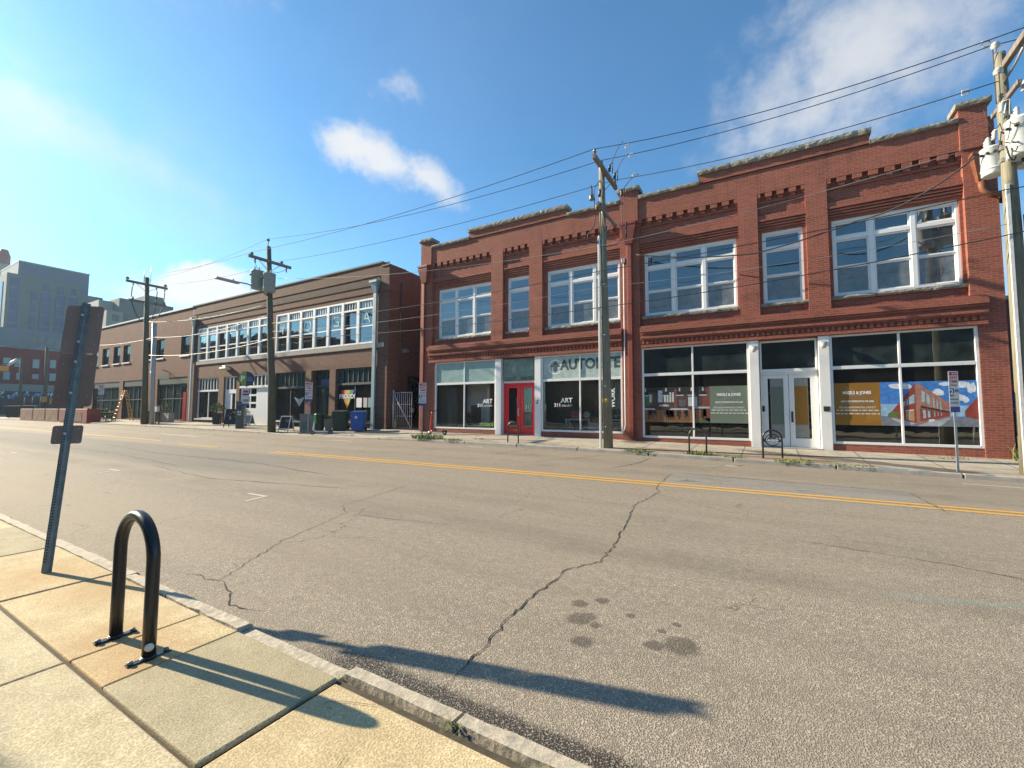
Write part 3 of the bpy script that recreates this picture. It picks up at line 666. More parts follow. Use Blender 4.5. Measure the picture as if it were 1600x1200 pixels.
def red_building(label, piers, bays, hi, wins, zs, shop, capx, right=False):
    root = thing('brick_building', label, 'building', ((piers[0][0]+piers[-1][1])/2, YF, .3))
    X0, X1 = piers[0][0], piers[-1][1]; zwt, zwb, zst, ztr, zss = zs
    w = MB(); zc = 4.93
    # upper wall: piers and frieze flush, bays recessed 15 cm
    wallgrid(w, X0, X1, zc, 10.17, YF, YF+.16, [(a, b_, zc, 9.33) for a, b_ in bays], edges=False)
    for (a, b_), (wa, wb, n) in zip(bays, wins):
        wallgrid(w, a, b_, zc, 9.33, YF+.155, YF+.42, [(wa, wb, zwb, zwt)], edges=False)
        w.box(a, b_, YF+.045, YF+.154, 8.36, 8.53)
        for k in range(4): w.box(a, b_, YF+.015+.028*k, YF+.154, 8.36-.09*(k+1)+.03, 8.36-.09*k-(.0 if k else .002))
    w.quad((X0,YF,.0),(X0,YF,10.17),(X0,YF+18,10.17),(X0,YF+18,0)); w.quad((X1,YF,0),(X1,YF+18,0),(X1,YF+18,10.17),(X1,YF,10.17))
    w.quad((X0,YF+18,0),(X0,YF+18,10.17),(X1,YF+18,10.17),(X1,YF+18,0))
    # raised parapet and pier tops
    w.box(hi[0], hi[1], YF-.05, YF+.40, 10.20, 10.50); w.box(X0, X1, YF+.001, YF+.38, 10.165, 10.168)
    for a, b_ in capx: w.box(a, b_, YF-.06, YF+.45, 9.30 if b_-a < 1 else 9.6, 10.56)
    # ground floor masonry: end piers, bulkheads, lintel zone
    zl = 4.93
    ops = [(shop[0][0], shop[-1][1], -.2, zst)]
    wallgrid(w, X0, X1, -.2, zl, YF-.001, YF+.34, ops, edges=False)
    for a, b_, kind in shop:
        if kind == 'w': w.box(a, b_, YF+.03, YF+.40, -.2, zss-.08)
    wall = w.build('wall', M['brick'], root)
    # crenellated corbel courses
    cb = MB()
    for a, b_ in bays:
        n = max(4, round((b_-a)/.41)); p = (b_-a)/n
        for i in range(n+1):
            c = a+p*i; l = max(a, c-p*.30); r = min(b_, c+p*.30)
            cb.box(l, r, YF+.006, YF+.153, 9.17, 9.332); l2 = max(a, c-p*.30+.03); r2 = min(b_, c+p*.30-.03)
            if r2 > l2: cb.box(l2, r2, YF+.055, YF+.153, 9.07, 9.169)
        cb.box(a, b_, YF+.10, YF+.153, 8.98, 9.07)
    cb.build('corbel_table', M['brick'], root)
    # moulded cornice above the shopfront
    c = MB(); cx0 = X0+.66 if not right else X0+.04; cx1 = X1-.40 if right else X1-.72
    for z0, z1, d in ((4.82,4.93,.10),(4.66,4.82,.24),(4.58,4.66,.17),(4.50,4.58,.12),(4.40,4.50,.17),(4.34,4.40,.12),(4.17,4.34,.05),(zst+.012,4.17,.09)):
        c.box(cx0, cx1, YF-d, YF-.002, z0+.0005, z1)
    x = cx0+.05
    while x < cx1-.1: c.box(x, x+.09, YF-.105, YF-.051, 4.21, 4.325); x += .165
    c.build('cornice', M['brick'], root)
    # stone coping
    s = MB(); lo = [(capx[0][1] if capx[0][0] < hi[0] else X0, hi[0]), (hi[1], capx[-1][0] if capx[-1][0] > hi[1] else X1)]
    for a, b_ in lo: rough_coping(s, a, b_, 10.168, 10.31, YF-.10, YF+.42)
    rough_coping(s, hi[0]-.06, hi[1]+.06, 10.50, 10.69, YF-.14, YF+.45)
    for a, b_ in capx: rough_coping(s, a-.09, b_+.09, 10.56, 10.72, YF-.17, YF+.52)
    s.build('coping', M['granite'], root)
    MB().quad((X0+.01,YF+.35,9.7),(X1-.01,YF+.35,9.7),(X1-.01,YF+18,9.7),(X0+.01,YF+18,9.7)).build('roof', M['roof'], root)
    for (wa, wb, n) in wins: sash_window(root, wa, wb, zwb, zwt, YF+.24, n)
    room(root, X0+.3, X1-.3, YF+.43, YF+4, 4.95, 8.3, M['room'], M['roomfloor'], 'upper_room')
    # shopfront glazing
    yg = YF+.07
    for a, b_, kind in shop:
        if kind == 'w':
            t = .075; f = MB(); mid = (a+b_)/2; f.box(a, a+t, yg-.05, yg+.05, zss-.08, zst); f.box(b_-t, b_, yg-.05, yg+.05, zss-.08, zst)
            f.box(a+t, b_-t, yg-.048, yg+.048, zst-t*.8, zst); f.box(a+t, b_-t, yg-.052, yg+.05, zss-.08, zss); f.box(a+t, b_-t, yg-.047, yg+.048, ztr, ztr+.11)
            f.box(mid-.03, mid+.03, yg-.044, yg+.044, zss, ztr); f.box(mid-.03, mid+.03, yg-.044, yg+.044, ztr+.11, zst-t*.8)
            o = f.build('shop_window', M['white'], root, bevel=.006, seg=1)
            g = MB(); g2 = MB()
            for c, d in ((a+t, mid-.03), (mid+.03, b_-t)):
                g.quad((c,yg+.01+jt(),zss),(d,yg+.01+jt(),zss),(d,yg+.01+jt(),ztr),(c,yg+.01+jt(),ztr)); g2.quad((c,yg+.01,ztr+.11),(d,yg+.01,ztr+.11),(d,yg+.01,zst-t*.8),(c,yg+.01,zst-t*.8))
            g.build('pane', M['g_shop'], o); g2.build('transom_pane', M['g_dark'] if right else M['g_film'], o)
        elif kind == 'p':
            MB().box(a, b_, YF-.03, YF+.30, -.1, zst).build('post', M['whitechip'] if right else M['white'], root, bevel=.012)
    return root
# shopfronts in metres; w = window, p = post, d = door
LB = red_building('two storey red brick building with red double doors and pale lettered transom glass',
    [(-16.0,-15.22),(-5.10,-4.36)], [(-15.2,-11.49),(-10.83,-9.40),(-8.73,-5.14)], (-12.80,-7.50),
    [(-14.89,-11.53,3),(-10.65,-9.43,1),(-8.55,-5.20,3)], (7.91,5.31,4.02,2.86,.72),
    [(-14.95,-11.20,'w'),(-11.20,-10.88,'p'),(-10.88,-9.10,'d'),(-9.10,-8.79,'p'),(-8.79,-5.10,'w')], [(-15.97,-15.26),(-5.12,-4.38)])
RB = red_building('two storey red brick corner building with white double doors and large leasing banners',
    [(-4.36,-4.36),(5.17,5.87)], [(-4.355,-0.78),(-.16,1.27),(1.87,5.16)], (-2.04,3.03),
    [(-4.20,-.86,3),(-.05,1.18,1),(1.98,5.08,3)], (7.95,5.36,4.06,2.93,.60),
    [(-4.32,-.55,'w'),(-.55,-.25,'p'),(-.25,1.47,'d'),(1.47,1.77,'p'),(1.77,5.28,'w')], [(5.12,5.73)], right=True)
# doors ---------------------------------------------------------------
def double_door(root, x0, x1, z0, z1, zst, y, mat, glassm, stile, tall=True):
    f = MB(); f.box(x0, x1, y-.05, y+.08, z1, z1+.11); f.box(x0, x0+.06, y-.04, y+.08, z1+.11, zst); f.box(x1-.06, x1, y-.04, y+.08, z1+.11, zst); f.box(x0+.06, x1-.06, y-.04, y+.08, zst-.07, zst)
    fr_ = f.build('door_frame', M['white'], root, bevel=.006, seg=1)
    MB().quad((x0+.06,y+.02,z1+.11),(x1-.06,y+.02,z1+.11),(x1-.06,y+.02,zst-.07),(x0+.06,y+.02,zst-.07)).build('transom_pane', M['g_dark'] if x0 > -5 else M['g_film'], fr_)
    jamb = MB(); jamb.box(x0, x0+stile*.45, y, y+.08, z0, z1); jamb.box(x1-stile*.45, x1, y, y+.08, z0, z1); jamb.box(x0+stile*.45, x1-stile*.45, y, y+.08, z1-.09, z1)
    jamb.build('door_jamb', mat, root, bevel=.005, seg=1)
    a = x0+stile*.45; b_ = x1-stile*.45; mid = (a+b_)/2
    for c, d, hs in ((a, mid-.004, 1), (mid+.004, b_, -1)):
        m = MB(); zt = z1-.095; zb = z0+.01; yy = y+.02; br = .30
        m.box(c+.003, c+stile, yy, yy+.05, zb, zt); m.box(d-stile, d-.003, yy, yy+.05, zb, zt); m.box(c+stile, d-stile, yy+.001, yy+.049, zb, zb+br); m.box(c+stile, d-stile, yy+.001, yy+.049, zt-stile*.8, zt)
        o = m.build('door', mat, root, bevel=.006, seg=1)
        MB().quad((c+stile,yy+.025,zb+br),(d-stile,yy+.025,zb+br),(d-stile,yy+.025,zt-stile*.8),(c+stile,yy+.025,zt-stile*.8)).build('pane', glassm, o)
        h = MB(); hx = d-stile*.5 if hs > 0 else c+stile*.5
        if (hs > 0) == (x0 < -5):
            h.box(hx-.03, hx+.03, yy-.012, yy, z0+.85, z0+1.22); h.tube([(hx,yy-.01,z0+.9),(hx,yy-.07,z0+.93),(hx,yy-.07,z0+1.12),(hx,yy-.01,z0+1.15)], .012, 8)
            h.build('handle', M['steel'] if x0 < -5 else M['dark'], o)
double_door(LB, -10.86, -9.12, .46, 2.85, 4.0, YF+.22, M['door_red'], M['g_shop'], .17)
double_door(RB, -.23, 1.45, .34, 2.92, 4.04, YF+.20, M['white'], M['g_shop'], .15)
for r, a, b_, z in ((LB,-10.9,-9.08,.46),(RB,-.27,1.49,.345)): MB().box(a, b_, YF-.06, YF+.5, z-.3, z).build('doorstep', M['conc'], r, bevel=.015)
# shop interiors ------------------------------------------------------
room(LB, -15.1, -4.9, YF+.41, YF+5.5, .46, 4.3, M['room'], M['roomfloor'], 'gallery_room')
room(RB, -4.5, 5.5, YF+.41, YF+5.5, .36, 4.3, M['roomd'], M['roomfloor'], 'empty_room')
MB().box(-5.0,-4.4,YF+.40,YF+5.5,-.1,4.9).build('party_wall', M['brick'], LB)
# transom film, old lettering -----------------------------------------
for a, b_, mt in ((-14.86,-13.11,'teal'),(-13.03,-11.29,'teal'),(-10.78,-9.2,'tealD2'),(-8.70,-7.0,'tealL'),(-6.92,-5.2,'tealL')):
    if mt == 'tealD2': mm = plain('dark_green_film', (.17,.25,.21), .6, var=.3, scale=4)
    else: mm = M[mt]
    MB().box(a, b_, YF+.066, YF+.076, 2.98, 3.95).build('transom_film', mm, LB)
text('old_lettering', 'AUTOLITE', (-6.53, YF+.063, 3.55), .62, M['tealD'], LB, bold=.035, sx=.93)
lg = MB()
ring = [(-8.12+.33*math.cos(t), 3.5+.33*math.sin(t)) for t in [2*math.pi*i/32 for i in range(32)]]
for i in range(32):
    a, b_ = ring[i], ring[(i+1)%32]; q = .86; c = (-8.12, 3.5)
    lg.quad((a[0],YF+.0635,a[1]),(b_[0],YF+.0635,b_[1]),(c[0]+(b_[0]-c[0])*q,YF+.0635,c[1]+(b_[1]-c[1])*q),(c[0]+(a[0]-c[0])*q,YF+.0635,c[1]+(a[1]-c[1])*q), 1)
lg.poly([(-8.12+dx*.8,YF+.0625,3.5+dz*.8) for dx, dz in ((0,.30),(.30,.02),(.12,-.02),(.12,-.20),(0,-.32),(-.12,-.20),(-.12,-.02),(-.30,.02))], 0)
lg.build('old_emblem', [M['tealD'], M['whitetext']], LB)
text('address_lettering', 'WEST', (-10.28, YF+.055, 3.06), .17, M['blackprint'], LB); text('address_lettering', 'MARTIN', (-9.55, YF+.055, 3.06), .17, M['blackprint'], LB)
for xc, s in ((-11.36,1), (-7.25,1)):
    text('window_lettering', 'ART', (xc-.06, YF+.062, 2.0), .29, M['whitetext'], LB, align='RIGHT', bold=.02)
    text('window_lettering', '311', (xc-.60, YF+.062, 1.80), .22, M['whitetext'], LB, align='RIGHT', bold=.025)
    text('window_lettering', 'GALLERY', (xc-.06, YF+.062, 1.785), .122, M['whitetext'], LB, align='RIGHT')
text('door_lettering', '311', (-9.55, YF+.235, 1.72), .24, M['whitetext'], LB, bold=.025)
text('door_lettering', 'GALLERY', (-9.55, YF+.235, 1.55), .085, M['whitetext'], LB)
for k in range(3): MB().box(-9.7,-9.4,YF+.228,YF+.233,1.34-.07*k,1.36-.07*k).build('door_lettering', M['greyprint'], LB)
text('window_lettering', 'STUDIOS', (-11.75, YF+.062, .88), .2, M['limeprint'], LB, bold=.03)
text('window_lettering', 'WORK', (-5.52, YF+.062, 2.1), .26, M['whitetext'], LB, bold=.02, rx=90).rotation_euler = (rad(90), rad(-90), 0)
MB().box(-10.35,-10.0,YF+.229,YF+.236,.62,.68).build('letter_plate', plain('brass', (.5,.32,.08), .35, .8), LB)
# downspouts, hoppers, wall fittings ----------------------------------
hopper(LB, -15.66, .62, 9.24, 8.33, M['sheet_red']); MB().box(-15.82,-15.66,YF-.12,YF-.002,gz(-15.7,YF),8.34).build('downspout', M['sheet_red'], LB, bevel=.012)
hopper(LB, -4.74, .62, 9.22, 8.35, M['sheet_red']); MB().box(-4.82,-4.64,YF-.14,YF-.002,.50,8.36).build('downspout', M['sheet_red'], LB, bevel=.012)
hopper(RB, 5.52, .40, 9.08, 8.23, M['sheet_rust'])
MB().tube([(5.50,YF-.10,8.24),(5.52,YF-.10,8.0),(5.62,YF-.10,7.85),(5.80,YF-.10,7.78),(5.97,YF-.06,7.76),(5.99,YF+.2,7.66)], .085, 12).build('downspout', M['sheet_rust'], RB)
MB().tube([(-4.98,YF-.05,7.66),(-4.98,YF-.05,1.0),(-5.0,YF-.06,.85),(-5.12,YF-.10,.62)], .028, 8).build('conduit', M['pvc'], LB)
MB().box(-5.06,-4.90,YF-.12,YF-.002,7.62,7.80).build('junction_box', M['galv'], LB, bevel=.01)
for xx in (-.40, 1.60):
    lm = MB(); lm.box(xx-.06, xx+.06, YF-.13, YF-.031, 3.80, 3.88); lm.lathe([(.03,-.20),(.085,-.16),(.095,-.02),(.05,0)], (xx, YF-.16, 3.82), 12); lm.build('wall_lamp', M['ceramicw'], RB)
MB().box(1.55,1.72,YF-.045,YF-.032,1.57,1.73).build('suite_plaque', M['blackprint'], RB)
MB().box(-.20,-.12,YF+.19,YF+.198,1.55,1.75).build('key_box', M['dark'], RB, bevel=.005)
lm = MB(); lm.tube([(-8.92,YF-.03,2.02),(-8.92,YF-.20,2.08),(-8.86,YF-.26,2.0)], .018, 6); lm.lathe([(.03,0),(.05,-.08),(.05,-.14)], (-8.86,YF-.26,2.0), 8); lm.build('wall_lamp', M['galv'], LB)

# window banners --------------------------------------------------------
yb = YF+.055
def pol(mb, pts, m, k): mb.poly([(x, yb-.0008*k, z) for x, z in pts], m)
zb0, zb1 = 1.13, 2.48
def ban_text(root, xc, w):
    T = lambda n, s, z, size, bold=0., sx=1: text('banner_lettering', s, (xc, yb-.004, z), size, M['whitetext'], root, bold=bold, sx=sx)
    T(0, 'MIKELS & JONES', 2.16, .135, .03, w*1.02)
    mb = MB()
    for z, a, t in ((2.055,.28,.014),(1.975,.62,.006),(1.79,.62,.006)): mb.box(xc-a*w, xc+a*w, yb-.003, yb-.002, z, z+t)
    mb.build('banner_rule', M['greyprint'], root)
    T(1, '4,000 SF OF CORNER RETAIL FOR LEASE', 1.885, .082, .02, w*.78)
    T(2, 'FOR LEASING INFORMATION, CONTACT:', 1.69, .082, 0, w*.82)
    mb = MB()
    for z, a in ((1.585,.72),(1.475,.76)):
        x = xc-a*w
        while x < xc+a*w: l = rnd.uniform(.05,.16); mb.box(x, min(x+l, xc+a*w), yb-.003, yb-.002, z, z+.035); x += l+.03
    mb.build('banner_fine_print', plain('pale_print', (.55,.55,.52), .6), root)
g = thing('window_banner', 'sage green leasing banner with white lettering inside the shop window left of the white doors', 'banner', (-1.3, yb, zb0))
mb = MB(); mb.box(-1.88,-.63,yb,yb+.002,zb0,zb1); pol(mb, [(-1.3,2.48),(-1.22,2.2),(-.98,2.26)], 1, 1); pol(mb, [(-1.88,1.6),(-1.2,2.3),(-1.5,1.5)], 1, 1)
mb.build('sheet', [M['sage'], plain('sage_facet', (.155,.20,.15), .5)], g); ban_text(g, -1.24, .80)
g = thing('window_banner', 'ochre leasing banner with white lettering inside the shop window right of the white doors', 'banner', (2.6, yb, zb0))
mb = MB(); mb.box(1.86,3.02,yb,yb+.002,zb0,zb1); pol(mb, [(2.1,2.4),(2.45,2.25),(2.2,2.1)], 1, 1); pol(mb, [(2.6,1.2),(2.95,2.1),(3.02,1.3)], 1, 1)
mb.build('sheet', [M['ochre'], plain('ochre_facet', (.30,.145,.018), .5)], g); ban_text(g, 2.44, .74)
for nm, a, b_, mt, lab in (('door_banner', .09, .44, 'sage', 'plain sage green banner piece inside the left white door leaf'), ('door_banner', .77, 1.14, 'ochre', 'plain ochre banner piece inside the right white door leaf')):
    o = MB().box(a, b_, YF+.232, YF+.236, zb0-.02, zb1-.06).build(nm, M[mt], None); tag(o, lab, 'banner')
for a, b_ in ((.06,.46),(.75,1.16)): MB().box(a, b_, YF+.238, YF+.242, .68, 2.72).build('door_film', plain('grey_frosted_film', (.24,.25,.235), .6), RB)
# printed view of a restaurant
def pm(n, c): return plain('print_'+n, c, .5, var=.25, scale=8)
mats = [pm('brown_wall',(.075,.04,.028)), pm('floor',(.20,.095,.04)), pm('darkceil',(.02,.016,.018)), pm('glow',(.40,.48,.50)), pm('lampblack',(.012,.012,.02)), pm('tablewhite',(.36,.38,.42)), pm('brickpr',(.17,.05,.035)), pm('greenpr',(.06,.11,.045)), pm('chair',(.035,.022,.02)), pm('seatgrey',(.10,.10,.13))]
mb = MB(); X0, X1 = -4.23, -1.88
mb.box(X0,X1,yb,yb+.002,zb0,zb1)
pol(mb,[(X0,zb0),(X1,zb0),(X1,1.62),(X0,1.58)],1,1); pol(mb,[(X0,2.3),(-2.6,2.2),(X1,2.48),(X0,2.48)],2,1)
pol(mb,[(-3.72,1.9),(-3.55,1.9),(-3.55,2.36),(-3.72,2.36)],3,2); 
for k in range(4): pol(mb,[(-3.50+.10*k,1.9),(-3.43+.10*k,1.9),(-3.43+.10*k,2.28),(-3.50+.10*k,2.28)],3,2)
pol(mb,[(-3.12,1.6),(-3.03,1.6),(-3.03,2.4),(-3.12,2.4)],6,2); pol(mb,[(-2.12,1.3),(X1,1.15),(X1,2.48),(-2.12,2.25)],6,2)
pol(mb,[(-2.62,1.75),(-2.3,1.75),(-2.3,2.1),(-2.62,2.1)],3,2); pol(mb,[(-2.95,1.75),(-2.7,1.75),(-2.7,2.0),(-2.95,2.0)],9,2); pol(mb,[(-2.3,1.13),(X1,1.13),(X1,1.32),(-2.2,1.25)],7,2)
pol(mb,[(X0,1.75),(-3.95,1.8),(-3.9,2.2),(X0,2.25)],7,2); pol(mb,[(-4.05,1.9),(-3.97,1.9),(-3.95,2.2),(-4.05,2.22)],3,3)
for x in (-4.2,-3.42,-2.92,-2.5,-2.1): pol(mb,[(x-.15,2.18),(x+.15,2.18),(x+.07,2.32),(x-.07,2.32)],4,4); pol(mb,[(x-.12,2.14),(x+.12,2.14),(x+.15,2.18),(x-.15,2.18)],3,4); pol(mb,[(x-.03,2.32),(x+.03,2.32),(x+.02,2.45),(x-.02,2.45)],3,4)
for x, w_, z in ((-4.1,.3,1.60),(-2.95,.36,1.60),(-2.15,.32,1.66),(-3.5,.2,1.74)):
    pol(mb,[(x-w_,z),(x+w_,z),(x+w_*.8,z+.07),(x-w_*.8,z+.07)],5,5); pol(mb,[(x-.03,z-.35),(x+.03,z-.35),(x+.03,z),(x-.03,z)],8,4)
for k in range(17):
    x = X0+.08+rnd.random()*2.1; z = 1.3+rnd.random()*.2; pol(mb,[(x,z),(x+.13,z),(x+.11,z+.28),(x+.02,z+.28)],8,3); pol(mb,[(x+.01,z-.13),(x+.03,z-.13),(x+.03,z),(x+.01,z)],8,3); pol(mb,[(x+.10,z-.13),(x+.12,z-.13),(x+.12,z),(x+.10,z)],8,3)
o = mb.build('window_poster', mats); tag(o, 'printed restaurant interior picture inside the shop window, beside the sage green banner', 'poster')
# printed view of a corner building
mats = [pm('sky',(.05,.20,.56)), pm('cloud',(.62,.68,.74)), pm('redwall',(.26,.05,.035)), pm('pinkwall',(.36,.17,.125)), pm('roadgrey',(.17,.19,.22)), pm('paving',(.36,.38,.42)), pm('pglass',(.30,.46,.52)), pm('awning',(.03,.03,.035)), pm('hedge',(.10,.16,.04)), pm('glowshop',(.46,.24,.10)), pm('palesky',(.28,.46,.66))]
mb = MB(); X0, X1 = 3.02, 5.2; mb.box(X0,X1,yb,yb+.002,zb0,zb1); u = lambda a: X0+(X1-X0)*a; v = lambda b_: zb0+(zb1-zb0)*b_
R_ = lambda pts, m, k: pol(mb, [(u(a), v(b_)) for a, b_ in pts], m, k)
R_([(0,.22),(1,.22),(1,.45),(0,.5)],10,1)
def puff(cx, cy, w, h, k=2):
    for i in range(5):
        a0 = cx+rnd.uniform(-w,w)*.6; b0 = cy+rnd.uniform(-h,h)*.4; r1 = w*rnd.uniform(.3,.55); r2 = h*rnd.uniform(.4,.7)
        R_([(a0+r1*math.cos(t)*rnd.uniform(.85,1.1), b0+r2*math.sin(t)*rnd.uniform(.85,1.1)) for t in [2*math.pi*q/12 for q in range(12)]],1,k+i*.2)
puff(.22,.88,.18,.12); puff(.62,.75,.10,.12); puff(.80,.9,.16,.10); puff(.85,.6,.10,.12); puff(.95,.85,.06,.15)
R_([(0,0),(1,0),(1,.2),(0,.2)],4,3.2); R_([(.25,.0),(.78,.24),(.62,.24),(.1,.18)],5,3.4); R_([(.38,0),(.62,0),(.74,.2),(.5,.1)],5,3.5)
R_([(.10,.28),(.38,.95),(.38,.06),(.10,.2)],2,4); R_([(.38,.95),(.40,.97),(.72,.52),(.72,.22),(.41,.06),(.38,.06)],3,4); R_([(1,.65),(.87,.34),(.87,.22),(1,.16)],2,4)
R_([(.43,.46),(.72,.33),(.72,.29),(.43,.41)],7,4.5); R_([(.42,.1),(.72,.22),(.72,.29),(.42,.40)],2,4.3)
R_([(.31,.48),(.37,.52),(.37,.72),(.31,.64)],6,5); R_([(.285,.46),(.30,.47),(.30,.62),(.285,.6)],6,5); R_([(.24,.43),(.27,.45),(.27,.57),(.24,.53)],6,5); R_([(.27,.14),(.36,.1),(.36,.38),(.27,.36)],9,5); R_([(.30,.13),(.31,.13),(.31,.37),(.30,.37)],1,5.5); R_([(.27,.33),(.36,.35),(.36,.37),(.27,.35)],1,5.5)
for a, w_ in ((.445,.035),(.495,.03),(.56,.015),(.595,.013),(.63,.012)):
    t = (a-.40)/.32; zt = .86-.42*t; R_([(a,zt-.28+.12*t),(a+w_,zt-.29+.12*t),(a+w_,zt-.02-w_),(a,zt)],6,5); R_([(a+.005,.16+.1*t),(a+w_,.17+.1*t),(a+w_,.36-.1*t),(a+.005,.38-.1*t)],6,5)
R_([(.07,.2),(.2,.18),(.19,.3),(.12,.33),(.08,.28)],8,5.2); R_([(.5,.10),(.57,.11),(.56,.16),(.51,.15)],1,5.4)
o = mb.build('window_poster', mats); tag(o, 'printed picture of a red corner building under blue sky, beside the ochre banner', 'poster')

# things standing in the gallery --------------------------------------
o = MB().box(-13.95,-12.5,YF+1.5,YF+1.6,.46,3.6).build('partition', M['paper']); tag(o, 'white display partition standing behind the left gallery window', 'partition')
for x, y, z, w_, h, mt, lab in ((-13.35,YF+1.47,1.35,.30,.48,'dark','dark framed picture hung on the white gallery partition'), (-12.0,YF+3.2,1.5,.5,.7,'tealD','blue grey canvas deep inside the left gallery window'), (-10.45,YF+2.6,1.5,.22,.5,'dark','small dark framed picture behind the left red door leaf')):
    q = thing('framed_picture', lab, 'picture', (x, y, z), 'pictures hanging in the gallery')
    MB().box(x-w_,x+w_,y-.03,y,z-h,z+h).build('frame', M['black'], q); MB().box(x-w_*.7,x+w_*.7,y-.034,y-.031,z-h*.75,z+h*.75).build('print', M[mt], q)
o = MB().box(-10.85,-9.9,YF+2.65,YF+2.7,.46,3.2).build('partition', M['room']); tag(o, 'grey display partition standing behind the red doors', 'partition')
q = thing('display_table', 'low white table carrying a pink box behind the right gallery window', 'table', (-7.4,YF+.9,.46))
MB().box(-7.95,-6.75,YF+.65,YF+1.15,1.15,1.2).build('tabletop', M['paper'], q)
for a in (-7.9,-6.83):
    for c in (YF+.68,YF+1.08): MB().box(a,a+.06,c,c+.05,.46,1.15).build('leg', M['paper'], q)
o = MB().box(-7.65,-7.15,YF+.7,YF+1.05,1.2,1.55).build('printed_box', M['pink'], bevel=.01); tag(o, 'pink printed box on the low white gallery table', 'box')
o = MB().lathe([(.0,-.02),(.17,-.02),(.17,.02),(0,.02)], (-6.95,YF+.85,1.38), 20, d=(0,1,0)).build('round_plaque', M['signwhite']); tag(o, 'round white plaque leaning on the gallery table', 'plaque')
o = MB().box(-6.75,-6.1,YF+.6,YF+1.0,.72,1.05).build('carton', M['paper'], bevel=.01); tag(o, 'white carton stacked behind the right gallery window', 'carton')
o = MB().box(-6.65,-6.25,YF+.65,YF+1.0,1.051,1.28).build('carton', M['cardboard'], bevel=.01); tag(o, 'brown carton on top of the white carton in the gallery', 'carton')
rp = MB()
for k in range(20):
    t0, t1 = 2*math.pi*k/20, 2*math.pi*(k+1)/20
    rp.tube([(-5.75+.2*math.cos(t0),YF+.7,.92+.2*math.sin(t0)),(-5.75+.2*math.cos(t1),YF+.7,.92+.2*math.sin(t1))], .07, 8, cap=False)
o = rp.build('ring_sculpture', M['paper']); tag(o, 'white ring shaped object on the gallery floor near the pole', 'sculpture')
cu = MB()
def drape(mb, x0, x1, y, z0, z1, amp=.05, per=.16):
    n = int((x1-x0)/per*6); P = [(x0+(x1-x0)*i/n, y+amp*math.sin(2*math.pi*(x0+(x1-x0)*i/n)/per)) for i in range(n+1)]
    mb._add([(a, b_, z0) for a, b_ in P]+[(a, b_, z1) for a, b_ in P], [(i, i+1, n+2+i, n+1+i) for i in range(n)], 0, True)
drape(cu, -5.85, -5.2, YF+.45, .9, 2.85); o = cu.build('curtain', M['curtain']); tag(o, 'pale pleated curtain at the right end of the gallery window', 'curtain')
cu = MB(); drape(cu, -14.7, -14.0, YF+.7, .6, 2.85); o = cu.build('curtain', plain('grey_curtain', (.17,.19,.20), .9)); tag(o, 'grey curtain at the left end of the gallery window', 'curtain')
q = thing('event_poster', 'dark poster with coloured print at the right end of the gallery window', 'poster', (-5.55,YF+.40,1.35))
MB().box(-5.85,-5.2,YF+.38,YF+.39,1.12,1.62).build('sheet', M['blackprint'], q)
mb = MB()
for k, c in enumerate((0,1,2,1,0)): mb.box(-5.75+.1*k,-5.67+.1*k,YF+.374,YF+.379,1.28,1.40, c)
mb.build('print', [M['ochre'], M['blueprint'], M['limeprint']], q); MB().box(-5.78,-5.3,YF+.374,YF+.379,1.17,1.21).build('rule', M['whitetext'], q)
def leafy(mb, c, rx, rz, n, L, W_, up=.5, m=0):
    c = Vector(c)
    for i in range(n):
        d = Vector((rnd.gauss(0,1), rnd.gauss(0,1), rnd.gauss(up,.8))).normalized(); p = c+Vector((d.x*rx*rnd.uniform(.3,1), d.y*rx*rnd.uniform(.3,1), d.z*rz*rnd.uniform(.2,1)))
        t = (d+Vector((rnd.gauss(0,.5), rnd.gauss(0,.5), rnd.gauss(0,.5)))).normalized(); s = t.cross(Vector((rnd.gauss(0,1), rnd.gauss(0,1), rnd.gauss(0,1)))).normalized()
        l = L*rnd.uniform(.6,1.3); w_ = W_*rnd.uniform(.7,1.2); nn = t.cross(s)*l*.12
        mb._add([p-t*l*.5, p+s*w_*.5+nn, p+t*l*.5, p-s*w_*.5+nn], [(0,1,2),(0,2,3)], m)
    return mb
q = thing('pot_plant', 'dark leafy pot plant behind the left gallery window', 'plant', (-13.35,YF+.9,.7))
MB().lathe([(.12,0),(.16,.3)], (-13.35,YF+.9,.70), 12).build('pot', M['dark'], q); leafy(MB(), (-13.35,YF+.9,1.2), .28, .3, 140, .16, .05).build('foliage', M['leaf'], q)
MB().box(-13.6,-13.1,YF+.7,YF+1.1,.46,.70).build('stand', M['dark'], q)
# ================================================================ THE OTHER BUILDINGS
def bars(f, x0, x1, z0, z1, y, t, d=.06, n=0, m=.03):
    """rectangular frame with n vertical muntins"""
    f.box(x0, x0+t, y-d/2, y+d/2, z0, z1); f.box(x1-t, x1, y-d/2, y+d/2, z0, z1); f.box(x0+t, x1-t, y-d/2+.001, y+d/2, z0, z0+t); f.box(x0+t, x1-t, y-d/2+.001, y+d/2, z1-t, z1)
    for k in range(n):
        x = x0+t+(x1-x0-2*t)*(k+1)/(n+1); f.box(x-m/2, x+m/2, y-d/2+.004, y+d/2-.004, z0+t, z1-t)
YB = thing('brick_building', 'two storey brown brick building with long bands of white windows spelling YOGA', 'building', (-29.5, YF, .5))
X0, X1 = -40.75, -18.38
w = MB(); G1 = (-39.78,-29.72); G2 = (-29.12,-19.55); ZW0, ZW1 = 5.44, 8.09
shops = [(-39.62,-36.35),(-35.48,-33.82),(-33.29,-29.75),(-29.0,-25.73),(-25.03,-23.34),(-22.69,-19.52)]
